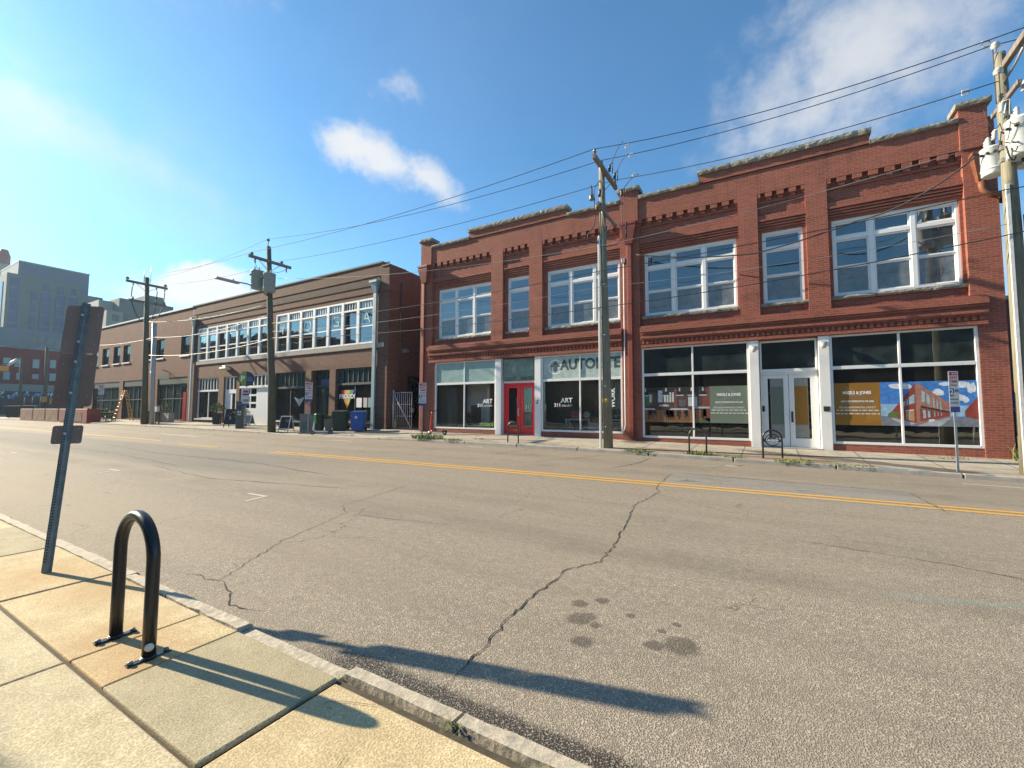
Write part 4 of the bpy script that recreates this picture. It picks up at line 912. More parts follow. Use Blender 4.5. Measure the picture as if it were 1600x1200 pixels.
wallgrid(w, X0, X1, .1, 10.03, YF, YF+.40, [(*G1, ZW0, ZW1), (*G2, ZW0, ZW1)]+[(a, b_, .84 if i in (0,3,5) else .1, 4.06) for i, (a, b_) in enumerate(shops)], edges=False)
w.quad((X1,YF,0),(X1,YF+26,0),(X1,YF+26,9.2),(X1,YF,9.9)); w.quad((X0,YF,0),(X0,YF,10.0),(X0,YF+26,10.0),(X0,YF+26,0)); w.quad((X0,YF+26,0),(X0,YF+26,9.4),(X1,YF+26,9.4),(X1,YF+26,0))
for z0, z1, d in ((9.30,9.38,.05),(8.80,8.86,.035),(8.36,8.42,.035)): w.box(X0+.05, X1-.62, YF-d, YF-.001, z0, z1)
w.box(X1-.60, X1+.04, YF-.05, YF+1.2, 8.35, 9.78); w.box(X0+.02, X0+.62, YF-.04, YF-.001, 5.45, 9.25)
for a, b_ in ((X1-1.12,X1-.02),(-36.3,-35.53),(-33.77,-33.35),(-25.68,-25.08),(-23.30,-22.74)): w.box(a, b_, YF-.035, YF-.002, .1, 4.04)
w.build('wall', M['brickB'], YB)
db = MB(); db.box(X0+.7, X1-.7, YF-.022, YF-.001, 8.88, 9.21); db.build('frieze', M['brickD'], YB)
mb = MB(); mb.box(X0-.02, X1-.55, YF-.06, YF+.45, 10.03, 10.12); mb.box(X1-.58, X1+.08, YF-.09, YF+1.25, 9.78, 9.86); mb.build('coping', plain('mossy_coping', (.16,.17,.14), .8, var=.3), YB)
MB().box(X0+.9, X1-.30, YF-.07, YF+.08, 5.14, 5.40).build('sill', plain('pale_sill_stone', (.34,.31,.27), .8, var=.15), YB, bevel=.01)
MB().quad((X0,YF+.4,9.2),(X1,YF+.4,9.2),(X1,YF+26,9.0),(X0,YF+26,9.0)).build('roof', M['roof'], YB)
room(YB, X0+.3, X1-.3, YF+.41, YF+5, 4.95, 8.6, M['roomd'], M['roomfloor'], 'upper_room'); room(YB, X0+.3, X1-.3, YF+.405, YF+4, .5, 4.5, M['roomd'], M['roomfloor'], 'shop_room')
for gi, (a, b_) in enumerate((G1, G2)):
    n = 7; u = (b_-a)/n
    for i in range(n):
        p, q = a+u*i, a+u*(i+1); f = MB(); y = YF+.08; zt = 7.47
        f.box(p, p+.11, y-.09, y+.08, ZW0, ZW1); f.box(q-.11, q, y-.09, y+.08, ZW0, ZW1)
        f.box(p+.11, q-.11, y-.085, y+.08, ZW1-.10, ZW1); f.box(p+.11, q-.11, y-.085, y+.08, ZW0, ZW0+.10); f.box(p+.11, q-.11, y-.085, y+.08, zt, zt+.10)
        f.box(p+.11, q-.11, y-.05, y+.05, 6.45, 6.53)
        for k in range(4): x = p+.11+(u-.22)*(k+1)/5; f.box(x-.02, x+.02, y-.04, y+.04, zt+.10, ZW1-.10)
        o = f.build('window', M['white'], YB); g = MB()
        for c, d in ((ZW0+.1,6.45),(6.53,zt),(zt+.1,ZW1-.1)): g.quad((p+.11,y+jt(),c),(q-.11,y+jt(),c),(q-.11,y+jt(),d),(p+.11,y+jt(),d))
        g.build('pane', M['g_up'], o)
        if gi == 1 and i % 2 == 0: text('window_letter', 'Y.O.G.A'[i], ((p+q)/2, y-.02, 6.98+.0), .95, plain('pale_teal_lettering', (.34,.52,.50), .5), YB, bold=-.004)
def shop(a, b_, z0, zt, frame, nm, mull, glassm=None, y=YF+.14):
    f = MB(); bars(f, a, b_, zt+.05, 4.06, y, .07, .08, nm, .06); bars(f, a, b_, z0, zt+.05, y, .08, .1, mull, .07); f.box(a-.03, b_+.03, y-.09, y-.051, zt-.02, zt+.10)
    o = f.build('shop_window', frame, YB); g = MB(); g.quad((a+.07,y,z0+.08),(b_-.07,y,z0+.08),(b_-.07,y,zt),(a+.07,y,zt)); g.build('pane', M['g_shop'], o)
    g = MB(); g.quad((a+.07,y+.001,zt+.1),(b_-.07,y+.001,zt+.1),(b_-.07,y+.001,4.0),(a+.07,y+.001,4.0)); g.build('transom_pane', glassm or M['g_up'], o)
    return o
dkframe = plain('dark_green_frame', (.035,.05,.05), .5)
o = shop(-39.62,-36.35,.87,3.0,M['white'],6,1); MB().box(-39.7,-36.3,YF-.10,YF-.001,.78,.86).build('sill', M['white'], o)
o = shop(-29.0,-25.73,.86,3.0,dkframe,6,1,M['g_far']); MB().box(-29.0,-25.75,YF-.10,YF-.001,.77,.85).build('sill', M['white'], o)
o = shop(-22.69,-19.52,.90,3.08,dkframe,6,1,M['g_far']); MB().box(-22.7,-19.55,YF-.10,YF-.001,.80,.88).build('sill', M['galv'], o)
for a, b_, film in ((-28.9,-25.85,'teal'),(-22.6,-19.6,'teal')): MB().box(a,b_,YF+.2,YF+.21,3.15,3.98).build('transom_blind', plain('pale_blind', (.24,.29,.26), .8), YB)
# white door, panelled white doors, recessed dark entrance
f = MB(); bars(f, -35.48, -33.82, 3.0, 4.06, YF+.12, .08, .1, 2, .07); bars(f, -35.48, -33.82, .5, 3.0, YF+.12, .22, .1); o = f.build('door', M['white'], YB)
MB().box(-35.25,-34.55,YF+.10,YF+.15,.72,2.78).build('leaf', M['white'], o); MB().quad((-34.53,YF+.12,.72),(-34.05,YF+.12,.72),(-34.05,YF+.12,2.78),(-34.53,YF+.12,2.78)).build('pane', M['g_shop'], o); MB().quad((-35.4,YF+.12,3.08),(-33.9,YF+.12,3.08),(-33.9,YF+.12,3.98),(-35.4,YF+.12,3.98)).build('transom_pane', M['g_up'], o)
f = MB(); bars(f, -33.29, -29.75, 3.2, 4.06, YF+.12, .08, .1, 6, .07); f.box(-31.25,-29.75,YF+.06,YF+.2,.3,3.2); f.box(-33.29,-33.0,YF+.06,YF+.2,.3,3.2); f.box(-33.3,-29.7,YF-.06,YF+.06,3.12,3.28)
o = f.build('shopfront', M['white'], YB); MB().quad((-33.2,YF+.12,3.28),(-29.85,YF+.12,3.28),(-29.85,YF+.12,3.98),(-33.2,YF+.12,3.98)).build('transom_pane', M['g_up'], o)
f = MB(); f.box(-33.0,-31.26,YF+.08,YF+.14,.5,1.55)
for c in range(3): x = -33.0+.83*c; f.box(x, x+.12, YF+.08, YF+.14, 1.55, 3.2)
for z in (1.55,1.99,2.54,3.08): f.box(-32.88,-31.26,YF+.081,YF+.139,z,z+.13)
o = f.build('door', M['white'], YB); MB().quad((-32.9,YF+.11,1.6),(-31.3,YF+.11,1.6),(-31.3,YF+.11,3.1),(-32.9,YF+.11,3.1)).build('pane', M['g_shop'], o)
f = MB(); bars(f, -25.03, -23.34, 3.05, 4.06, YF+.3, .08, .1, 2, .05); bars(f, -25.03, -24.2, .5, 3.05, YF+.38, .1, .08); bars(f, -24.2, -23.34, .5, 3.05, YF+.38, .12, .08); o = f.build('door', dkframe, YB)
MB().quad((-25,YF+.37,.6),(-23.4,YF+.37,.6),(-23.4,YF+.37,4.0),(-25,YF+.37,4.0)).build('pane', M['g_far'], o); MB().box(-24.4,-23.5,YF+.24,YF+.27,3.1,3.5).build('sign_panel', M['navy'], o)
def downspout(xc, mat, zt, zb, w_, hz, hw):
    mb = MB(); mb.box(xc-w_/2, xc+w_/2, YF-.16, YF-.045, zb, zt); o = mb.build('downspout', mat, YB, bevel=.01)
    h = MB(); h.box(xc-hw/2-.05, xc+hw/2+.05, YF-.34, YF-.002, hz+.38, hz+.5); h._add([(xc-hw/2,YF-.3,hz+.38),(xc+hw/2,YF-.3,hz+.38),(xc+hw/2,YF-.01,hz+.38),(xc-hw/2,YF-.01,hz+.38),(xc-w_/2,YF-.17,hz-.2),(xc+w_/2,YF-.17,hz-.2),(xc+w_/2,YF-.04,hz-.2),(xc-w_/2,YF-.04,hz-.2)], [(i,(i+1)%4,4+(i+1)%4,4+i) for i in range(4)]+[(4,5,6,7)])
    h.build('rain_hopper', mat, o)
blg = plain('blue_grey_downspout', (.22,.33,.37), .5, var=.15); downspout(-19.36, blg, 8.5, .5, .24, 8.5, .5); downspout(-40.45, plain('pale_downspout', (.5,.55,.56), .5), 8.6, .62, .14, 8.55, .36)
lm = MB(); lm.box(-35.5,-34.6,YF-.45,YF-.01,4.55,4.72); lm.box(-35.3,-34.8,YF-.35,YF-.01,4.72,4.86); lm.build('wall_lamp', plain('cream_lamp_housing', (.6,.55,.42), .5), YB, bevel=.05)
for a, b_, z0, z1 in ((20.5,21.6,5.4,8.0),(19.2,20.3,.9,3.6),(22.2,23.4,.9,3.6),(25,26.2,.9,3.6),(24.5,25.6,5.4,8.0)): MB().box(X1+.002, X1+.03, a, b_, z0, z1).build('side_window', plain('dark_side_glass', (.015,.02,.022), .15), YB)

mb = MB(); mb.tube([(X1+.06,18.5,9.0),(X1+.06,18.5,1.0)], .05, 8); mb.build('drain_pipe', M['brickD'], YB)
o = MB().box(X1-.02,X1+.5,18.6,18.75,4.9,5.1).build('wall_lamp', M['galv'], YB)
# things in and on these windows
q = thing('pride_pennant', 'rainbow striped pointed pennant reading PROUD! in the shop window behind the bins', 'pennant', (-21.8, YF+.2, 1.7))
cols = [(.30,.02,.03),(.50,.05,.02),(.55,.22,.01),(.55,.42,.02),(.05,.25,.08),(.03,.15,.40)]; mb = MB(); xa, xb = -22.4, -21.15; xm = (xa+xb)/2
for i in range(6):
    p, r = xa+(xb-xa)*i/6, xa+(xb-xa)*(i+1)/6; zf = lambda x: 2.74-1.1*(1-abs(x-xm)/(xb-xm)); mb.quad((p,YF+.08,zf(p)),(r,YF+.08,zf(r)),(r,YF+.08,2.76),(p,YF+.08,2.76), i)
mb.build('cloth', [plain(f'pennant_stripe_{i}', c, .6) for i, c in enumerate(cols)], q)
text('lettering', 'PROUD!', (xm, YF+.07, 2.37), .36, M['whitetext'], q, bold=.035, sx=1.05); text('lettering', 'YOGA', (xm, YF+.07, 2.60), .13, M['whitetext'], q)
for i, (a, b_, mt, lb) in enumerate(((-20.95,-20.5,'paper','white paper notice in the shop window, left of two smaller notices'),(-20.36,-20.05,'poster','small grey and red notice in the middle of three in the shop window'),(-19.98,-19.65,'teal','teal notice in the shop window beside the blue grey downspout'))):
    o = MB().box(a,b_,YF+.075,YF+.08,1.72,2.28).build('paper_notice', M[mt]); tag(o, lb, 'notice', 'notices in the shop window')
q = MB(); P = [(-27.0,2.42),(-26.45,2.26),(-25.85,2.42),(-26.2,2.0),(-26.42,1.78),(-26.6,2.0)]; q.poly([(x,YF+.085,z) for x, z in P]); o = q.build('bunting_cloth', plain('pale_knitted_cloth', (.36,.40,.42), .8)); tag(o, 'pale triangular cloth hanging in the dark framed shop window', 'cloth')

# russet building with small upper windows
RS = thing('brick_building', 'two storey russet brick building with small square upper windows and dark shopfronts', 'building', (-52, YF, .6)); X0, X1 = -64.0, -40.77
w = MB(); upw = [(-42.67,-41.17),(-47.26,-45.73),(-49.3,-47.9),(-54.39,-52.75),(-56.76,-55.11),(-59.59,-57.87),(-62.3,-60.8)]; sh = [(-46.67,-41.3),(-54.04,-49.77),(-61.6,-54.9)]
wallgrid(w, X0, X1, .1, 10.0, YF, YF+.35, [(a, b_, 6.1, 7.8) for a, b_ in upw]+[(a, b_, .65, 4.3) for a, b_ in sh], edges=False); w.quad((X0,YF,0),(X0,YF,10),(X0,YF+22,10),(X0,YF+22,0)); w.quad((X0,YF+22,0),(X0,YF+22,10),(X1,YF+22,10),(X1,YF+22,0))
w.build('wall', M['brickC'], RS); MB().box(X0-.05, X1, YF-.08, YF+.4, 10.0, 10.14).build('coping', plain('pale_metal_coping', (.55,.60,.62), .5), RS)
MB().quad((X0,YF+.35,9.3),(X1,YF+.35,9.3),(X1,YF+22,9.3),(X0,YF+22,9.3)).build('roof', M['roof'], RS)
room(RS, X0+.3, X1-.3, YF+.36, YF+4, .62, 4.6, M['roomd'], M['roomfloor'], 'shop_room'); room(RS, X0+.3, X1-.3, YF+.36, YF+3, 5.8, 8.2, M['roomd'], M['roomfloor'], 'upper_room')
for a, b_ in upw:
    f = MB(); bars(f, a, b_, 6.1, 7.8, YF+.16, .07, .08); o = f.build('window', dkframe, RS); MB().quad((a+.05,YF+.17,6.15),(b_-.05,YF+.17,6.15),(b_-.05,YF+.17,7.75),(a+.05,YF+.17,7.75)).build('pane', M['g_far'], o); MB().box(a-.08,b_+.08,YF-.08,YF+.1,5.98,6.098).build('sill', M['paper'], o)
for a, b_ in sh:
    f = MB(); bars(f, a, b_, .65, 3.75, YF+.2, .09, .1, 3 if b_-a < 6 else 2, .08); f.box(a+.1,b_-.1,YF+.16,YF+.24,2.45,2.53); f.box(a,b_,YF+.05,YF+.25,3.75,4.3); o = f.build('shop_window', dkframe, RS); MB().quad((a+.05,YF+.2,.7),(b_-.05,YF+.2,.7),(b_-.05,YF+.2,3.75),(a+.05,YF+.2,3.75)).build('pane', M['g_far'], o)
MB().box(-41.85,-41.32,YF-.02,YF+.15,.6,3.0).build('side_panel', M['carred'], RS)
lm = MB(); lm.tube([(-44.5,YF-.02,4.75),(-44.5,YF-.5,4.95),(-44.3,YF-.6,4.9)], .03, 6); lm.box(-45.6,-43.6,YF-.35,YF-.3,4.15,4.6); lm.build('hanging_sign', M['dark'], RS)

# dark red building beyond the cross street, with the painted wall in front of it
XR = -110
def on(px, py, X=XR): p = PXX(px, py, X); return p.y, p.z
FR = thing('brick_building', 'dark red brick building far off beyond the crossing, above the graffiti wall', 'building', (XR-6, 25, 1))
MB().box(XR-14, XR, 12, 34, .5, 11.9).build('wall', M['brickF'], FR); MB().box(XR-14.1, XR+.1, 11.9, 34.1, 11.9, 12.1).build('coping', M['stucco'], FR)
for px0, px1, py0, py1 in ((6,15,559,570),(24,33,560,573),(52,60,562,575),(79,86,563,575),(6,14,581,593),(26,33,583,593),(51,59,585,592),(78,86,584,595)):
    y0, z1 = on(px0, py0); y1, z0 = on(px1, py1); f = MB(); f.box(XR+.01, XR+.06, y0-.08, y1+.08, z0-.08, z1+.08); o = f.build('window', M['stucco'], FR); MB().box(XR+.061,XR+.08,y0,y1,z0,z1).build('pane', plain('pale_far_glass', (.30,.36,.36), .2), o)
GW = thing('graffiti_wall', 'long low dark wall sprayed with pale blue graffiti lettering', 'wall', (XR+6, 24, 1)); XG = XR+6
y0, z1 = on(-30, 600, XG); y1, z0 = on(118, 628, XG)
MB().box(XG-.3, XG, 10, y1, .4, on(50,612,XG)[1]).build('wall', plain('dark_painted_wall', (.07,.06,.07), .8, var=.3, scale=.8), GW); MB().box(XG-.35, XG-.01, 10, y1, on(50,612,XG)[1], on(50,601,XG)[1]).build('upper_wall', M['stucco'], GW)
gm = MB(); rg = random.Random(3)
for px in (2,17,25,40,52,62,75,84,93):
    for k in range(7):
        y, z = on(px+rg.uniform(-5,5), 617+rg.uniform(-4,4), XG); r1 = rg.uniform(.12,.35); r2 = rg.uniform(.12,.4); a0 = rg.uniform(0,3)
        gm.poly([(XG+.01+.003*k, y+r1*math.cos(t)*math.cos(a0)-r2*.4*math.sin(t)*math.sin(a0), z+r1*math.cos(t)*math.sin(a0)+r2*math.sin(t)*math.cos(a0)*.8) for t in [2*math.pi*i/9 for i in range(9)]], k % 3)
gm.build('graffiti', [plain('graffiti_blue', (.10,.24,.42), .6), plain('graffiti_white', (.55,.62,.66), .6), plain('graffiti_dark', (.02,.03,.05), .6)], GW)

# tall offices beyond
XT = -220
TW = thing('office_tower', 'tall stone and blue glass office tower rising beyond the crossing', 'tower', (XT-15, 50, 0))
ty = lambda px, py=440: on(px, py, XT)[0]
mb = MB(); mb.box(XT-28, XT, ty(8,470), ty(125,470), 0, 47.6); mb.build('shaft', M['towerstone'], TW); MB().box(XT-24, XT-1.5, ty(31,415), ty(142,430), 40, 52.3).build('penthouse', M['towergrey'], TW); MB().box(XT-24.3, XT-1.2, ty(30.5,415), ty(142.5,430), 52.3, 52.8).build('coping', M['galvdull'], TW)
MB().box(XT-26, XT-1, ty(125,470)+.01, ty(162,470), 0, 44.5).build('wing', M['towerstone'], TW); MB().box(XT-20, XT-4, ty(162,490)+.01, ty(170,490), 0, 38).build('wing', M['g_tower'], TW); MB().box(XT-27, XT+7, ty(-40,525), ty(112,525), 0, on(50,516,XT+7)[1]).build('podium', M['towergrey'], TW)
for a, b_, t0 in ((13,29,0),(47,56,1),(62,79,1),(86,101,1),(107,121,1)):
    y0, y1 = ty(a,480), ty(b_,480); z1 = 46.2 if t0 == 0 else 42.5
    g = MB(); g.box(XT-.5, XT+.15, y0, y1, 27.5, z1); o = g.build('window_strip', M['g_tower'], TW); s = MB()
    z = 30.2
    while z < z1-.5: MB().box(XT-.4, XT+.28, y0, y1, z, z+.9).build('spandrel', M['towergrey'], o); z += 4.05
    if t0 and a > 50: g = MB(); g.box(XT-.5,XT+.2,y0+.5,y1-.5,43.3,45.8); g.build('window', M['g_tower'], TW)
y0, y1 = ty(138,460), ty(158,460); MB().box(XT-1.5,XT-.8,y0,y1,37,42.5).build('window', M['g_tower'], TW)
sw = MB()
for k in range(4): sw.box(XT-26+6*k, XT-22+6*k, ty(8,470)-.15, ty(8,470)+.2, 27.5, 45)
sw.build('window_strip', M['g_tower'], TW)
pd = MB()
for k in range(4): a, b_ = on(48+13.5*k,525,XT+7)[0], on(57+13.5*k,525,XT+7)[0]; pd.box(XT+6.9, XT+7.1, a, b_, on(50,538,XT+7)[1], on(50,526,XT+7)[1])
pd.build('podium_window', plain('dark_podium_glass', (.05,.08,.09), .2), TW)
XB = -150; gy = lambda px, py=480: on(px, py, XB)[0]
GB = thing('office_block', 'plain grey rendered block with a stepped roof rising behind the russet building', 'building', (XB-10, 55, 0))
mb = MB(); mb.box(XB-20, XB, gy(186), gy(271), 0, on(230,470,XB)[1]-.5); mb.box(XB-18, XB-3, gy(236), gy(262), 20, on(236,463,XB)[1]+.8); mb.build('wall', M['greyblock'], GB); MB().box(XB-20, XB+3, gy(160), gy(185.9), 0, on(170,488,XB)[1]).build('wing', M['stucco'], GB)
MB().box(XB-16, XB-4, gy(163), gy(185.8), 20, on(170,466,XB)[1]).build('upper_wing', plain('grey_upper_wing', (.30,.30,.29), .8), GB)
for a in (168.5,174.5): MB().box(XB+2.9,XB+3.1,gy(a,495),gy(a+4,495),on(170,503,XB)[1],on(170,493,XB)[1]).build('window', plain('brown_far_glass', (.12,.09,.09), .3), GB)
TB = thing('office_tower', 'pale stepped tower top with a rooftop tank at the far left', 'tower', (-330, 60, 0)); XQ = -330
MB().box(XQ-20, XQ, on(-60,430,XQ)[0], on(16,420,XQ)[0], 0, on(5,412,XQ)[1]).build('wall', M['stucco'], TB); MB().lathe([(2,0),(2.4,2),(2.4,6),(1.4,9)], (XQ-5, on(15,410,XQ)[0]-1.2, on(5,414,XQ)[1]), 10).build('tank', M['barred'], TB)
# the street's own near side, behind the camera (seen mirrored in the shop windows)
NB = thing('brick_building', 'low dark brick building on the near side of the street, behind the viewer', 'building', (4, -18, 0))
w = MB(); ops = [(-22+7*k, -17.5+7*k, .9, 3.4) for k in range(9)]; mb = MB()
mb.box(-24, 42, -32, -14.0, 0, 8.7); mb.box(-24.1, 42.1, -14.0, -13.9, 7.6, 8.0); mb.build('wall', plain('sooty_brick', (.085,.05,.04), .9, var=.25, scale=3), NB)
for a, b_, c, d in ops: o = MB().box(a,b_,-13.99,-13.93,c,d).build('window', M['white'], NB); MB().box(a+.1,b_-.1,-13.929,-13.92,c+.1,d-.1).build('pane', plain('black_glass', (.01,.012,.014), .1), o)
MB().box(-24.2,42.2,-32,-13.85,8.7,8.9).build('coping', M['conc'], NB)
# ================================================================ NEAR SIDE: RACK AND LEANING SIGN
def utube(mb, x0, x1, y, zb, h, r, n=14, seg=14):
    R = (x1-x0)/2; xc = (x0+x1)/2; P = [(x0,y,zb)]+[(x0,y,zb+(h-R)*t) for t in (.5,1)]
    P += [(xc-R*math.cos(math.pi*k/seg), y, zb+h-R+R*math.sin(math.pi*k/seg)) for k in range(1, seg)]+[(x1,y,zb+(h-R)*t) for t in (1,.5,0)]
    return mb.tube(P, r, n)
q = thing('bike_rack', 'thick black inverted U bike rack on the tan pavement in the foreground', 'bike rack', (-3.33,1.195,.13))
utube(MB(), -3.56, -3.10, 1.195, .13, .775, .0335, 18, 20).build('hoop', M['rackblack'], q)
for x in (-3.56,-3.10):
    mb = MB(); mb.box(x-.021, x+.021, 1.195-.105, 1.195+.105, .131, .138); mb.lathe([(.040,0),(.040,.006),(.034,.012)], (x,1.195,.140), 16)
    p = mb.build('base_plate', M['black'], q, bevel=.003, seg=1); b_ = MB()
    for dy in (-.085,.085): MB().lathe([(.014,0),(.014,.010),(.008,.014),(.0,.014)], (x,1.195+dy,.140), 8).build('bolt', M['galvdull'], p)
MB().lathe([(.0,.0),(.023,.0),(.023,.0006),(0,.0008)], (-3.10+.0325,1.195-.0120,.205), 16, d=(.94,-.345,0)).build('sticker', M['signwhite'], q)
B0 = Vector((-5.47,1.33,.10)); T0 = Vector((-5.84,1.580,2.60)); ax = (T0-B0).normalized(); wv = Vector((math.sin(rad(40)),math.cos(rad(40)),0)); wv = (wv-ax*ax.dot(wv)).normalized(); nv = wv.cross(ax); L0 = (T0-B0).length
if nv.x < 0: nv = -nv
q = thing('road_sign', 'leaning steel post with two tall brown backed sign plates seen from behind', 'sign', B0)
mb = MB()
prof = [(-.036,.0),(-.036,.004),(-.017,.004),(-.012,.034),(.012,.034),(.017,.004),(.036,.004),(.036,.0),(.014,.0),(.009,.029),(-.009,.029),(-.014,.0)]
mb.extr([B0+wv*a+nv*b_ for a, b_ in prof], ax*L0)
hb = mb
k = .12
while k < L0-.03:
    for s in (0,): hb.obox(B0+ax*k+nv*.0345, wv*.005, ax*.005, nv*.0006, 1)
    hb.obox(B0+ax*k+wv*-.0275+nv*.0042, wv*.0045, ax*.006, nv*.0006, 1)
    k += .0254
post = mb.build('post', [M['galvdull'], M['blackprint']], q)
def plate(c, hw, hh, rr, mat, name, nn=4):
    P = []
    for sx, sz, a0 in ((1,1,0),(-1,1,90),(-1,-1,180),(1,-1,270)):
        for j in range(nn+1):
            t = rad(a0+90*j/nn); P.append(c+wv*(sx*(hw-rr)+rr*math.cos(t))+ax*(sz*(hh-rr)+rr*math.sin(t)))
    m = MB(); m.extr(P, -nv*.003); o = m.build(name, mat, q); b2 = MB()
    for dz in (-.62,.62):
        for dw in (-.72,.72): MB().obox(c+ax*hh*dz+wv*hw*dw+nv*.0015, wv*.004, ax*.004, nv*.0015).build('rivet', M['steel'], o)
    return o
at = lambda z: B0+ax*((z-.10)/ax.z)-nv*.001
plate(at(2.335), .146, .247, .03, M['alum'], 'plate'); plate(at(1.83), .146, .258, .03, plain('sign_back_brown', (.25,.155,.115), .6, .0, .12, 5), 'plate')
plate(at(1.315), .112, .085, .02, M['alum'], 'small_plate')
for z in (2.47,2.2,2.0,1.7,1.32): b2 = MB(); b2.lathe([(.012,0),(.012,.008),(0,.010)], at(z)+nv*.036, 8, d=nv); b2.build('bolt', M['steel'], post)

# ================================================================ UTILITY POLES
def insulator(root, p, h=.16, r=.06, mat='ceramic', d=(0,0,1)):
    mb = MB(); mb.lathe([(.02,-.10),(.02,0),(r,.02),(r*.75,.05),(r*1.1,.06),(r*.7,.10),(r*.85,.11),(r*.4,h),(0,h)], p, 10, d=d); return mb.build('insulator', M[mat], root)
def cutout(root, p, mat='dark', lean=.08):
    p = Vector(p); mb = MB(); mb.lathe([(.03,0),(.055,.02),(.035,.06),(.055,.1),(.035,.14),(.055,.18),(.03,.24)], p, 8, d=(lean,0,1)); mb.tube([p+Vector((0,-.02,.24)),p+Vector((.14,-.05,.26)),p+Vector((.12,-.05,-.12))], .014, 6)
    return mb.build('fuse_cutout', M[mat], root)
def crossarm(root, c, h0, h1, mat='arm', brace=True, d=Vector((0,1,0)), s=.055):
    c = Vector(c); mb = MB(); mb.obox(c+d*(h1-h0)/2+Vector((.16,0,0)), d*(h0+h1)/2, Vector((s*.8,0,0)), Vector((0,0,s*1.1))); o = mb.build('crossarm', M[mat], root, bevel=.008, seg=1)
    if brace:
        b_ = MB()
        for sg in (-1,1): b_.tube([c+d*sg*min(h0,h1)*.55+Vector((.16,0,-.04)), c+Vector((.13,0,-.62))], .018, 6)
        b_.build('brace', M['galv'], o)
    return o
def transformer(root, c, r, h, mat, bush=2, arms=(1,0)):
    c = Vector(c); mb = MB(); mb.lathe([(r*.9,0),(r,.03),(r,h*.88),(r*1.05,h*.89),(r*1.05,h*.93),(r*.97,h*.95),(r*.4,h),(0,h)], c, 22); mb.tube([c+Vector((r*math.cos(t),r*math.sin(t),h*.2)) for t in [2*math.pi*k/20 for k in range(21)]], .018, 6, cap=False)
    o = mb.build('transformer', M[mat], root)
    for k in range(bush):
        a = 2.2+k*1.7; p = c+Vector((r*.5*math.cos(a), r*.5*math.sin(a), h*.96)); b_ = MB(); b_.lathe([(.05,0),(.03,.03),(.06,.07),(.035,.10),(.06,.14),(.035,.17),(.055,.21),(.02,.26),(.0,.28)], p, 10); b_.build('bushing', M['ceramicw'], o)
    b_ = MB()
    for k in range(3): a = 3.6+.5*k; p = c+Vector((r*math.cos(a), r*math.sin(a), h*.7)); b_.lathe([(.03,0),(.035,.05),(.02,.09)], p, 8, d=(math.cos(a),math.sin(a),0))
    b_.build('terminal', M['dark'], o)
    return o
def hang(p, q, sag, n=14):
    p, q = Vector(p), Vector(q); return [p.lerp(q, i/n)-Vector((0,0,sag*4*(i/n)*(1-i/n))) for i in range(n+1)]
# centre pole
P1 = thing('utility_pole', 'yellowish wooden utility pole with a white riser pipe before the red brick buildings', 'utility pole', (-4.84,14.9,.28), 'utility poles along the street')
zb = gz(-4.84,14.9)-.1; mb = MB(); mb.tube([(-4.84,14.9,zb),(-4.87,14.9,2.5),(-4.93,14.9,6),(-4.99,14.9,10.42)], [.165,.15,.125,.10], 20); pole1 = mb.build('shaft', M['pole'], P1)
mb = MB(); mb.tube([(-4.88,14.735,1.93),(-4.88,14.735,1.98)], .0, 4) ; mb = MB(); mb.lathe([(.158,0),(.158,.14)], (-4.87,14.9,1.84), 20); mb.build('marker_band', plain('worn_yellow_band', (.5,.36,.05), .6, var=.4, scale=30), pole1)
mb = MB(); mb.box(-5.10,-5.02,14.72,14.80,gz(-5,14.8)-.02,7.72); mb.tube([(-5.06,14.76,7.7),(-5.06,14.76,7.8)], [.05,.03], 8); o = mb.build('riser_pipe', M['pvc'], P1, bevel=.02); b2 = MB()
for z in (1.0,2.4,4.2,6.0,7.4): b2.box(-5.11,-4.85,14.74,14.80,z,z+.04)
b2.build('strap', M['galv'], o)
crossarm(P1, (-5.0,14.9,10.12), 1.22, 1.25, s=.075); crossarm(P1, (-4.98,14.9,8.55), .95, 1.15, s=.05)
for dy, z in ((-1.15,10.24),(1.12,10.24)): insulator(P1, (-4.84,14.9+dy,z), .16, .06)
insulator(P1, (-4.99,14.9,10.46), .18)
for dy in (-.25,.35,1.2): cutout(P1, (-4.62,14.9+dy,9.98 if dy < 1 else 9.72))
for dy in (-.9,.0): cutout(P1, (-4.70 if dy else -5.12,14.9+dy-.2,8.72))
mb = MB(); mb.lathe([(.06,0),(.09,.03),(.06,.08),(.09,.12),(.05,.20),(.02,.26)], (-4.95,13.72,8.62), 10); mb.build('pothead', M['ceramic'], P1)
jm = MB(); tb = lambda pts, r=.014: jm.tube(pts, r, 5)
tb([(-4.95,13.72,8.85),(-5.0,13.8,9.2),(-5.1,14.2,9.3),(-5.12,14.5,8.9),(-5.12,14.55,8.5)]); tb([(-5.12,14.5,8.9),(-5.15,14.6,9.5),(-5.02,14.85,9.9)]); tb([(-5.12,14.55,8.5),(-5.14,14.5,8.1),(-5.35,14.4,7.75),(-5.35,14.45,7.55),(-5.1,14.7,7.5),(-5.06,14.76,7.72)], .02)
tb([(-4.62,16.1,9.72),(-4.58,16.0,8.8),(-4.55,15.9,8.0),(-4.62,15.4,7.6),(-4.9,15.0,7.45)], .014); tb([(-4.4,15.9,8.0),(-4.4,15.9,8.6)], .03); tb([(-5.1,14.6,8.9),(-5.1,14.9,9.15),(-5.05,15.0,8.7)]); tb([(-5.06,14.8,7.5),(-5.0,14.75,8.4),(-5.02,14.78,9.0)], .022)
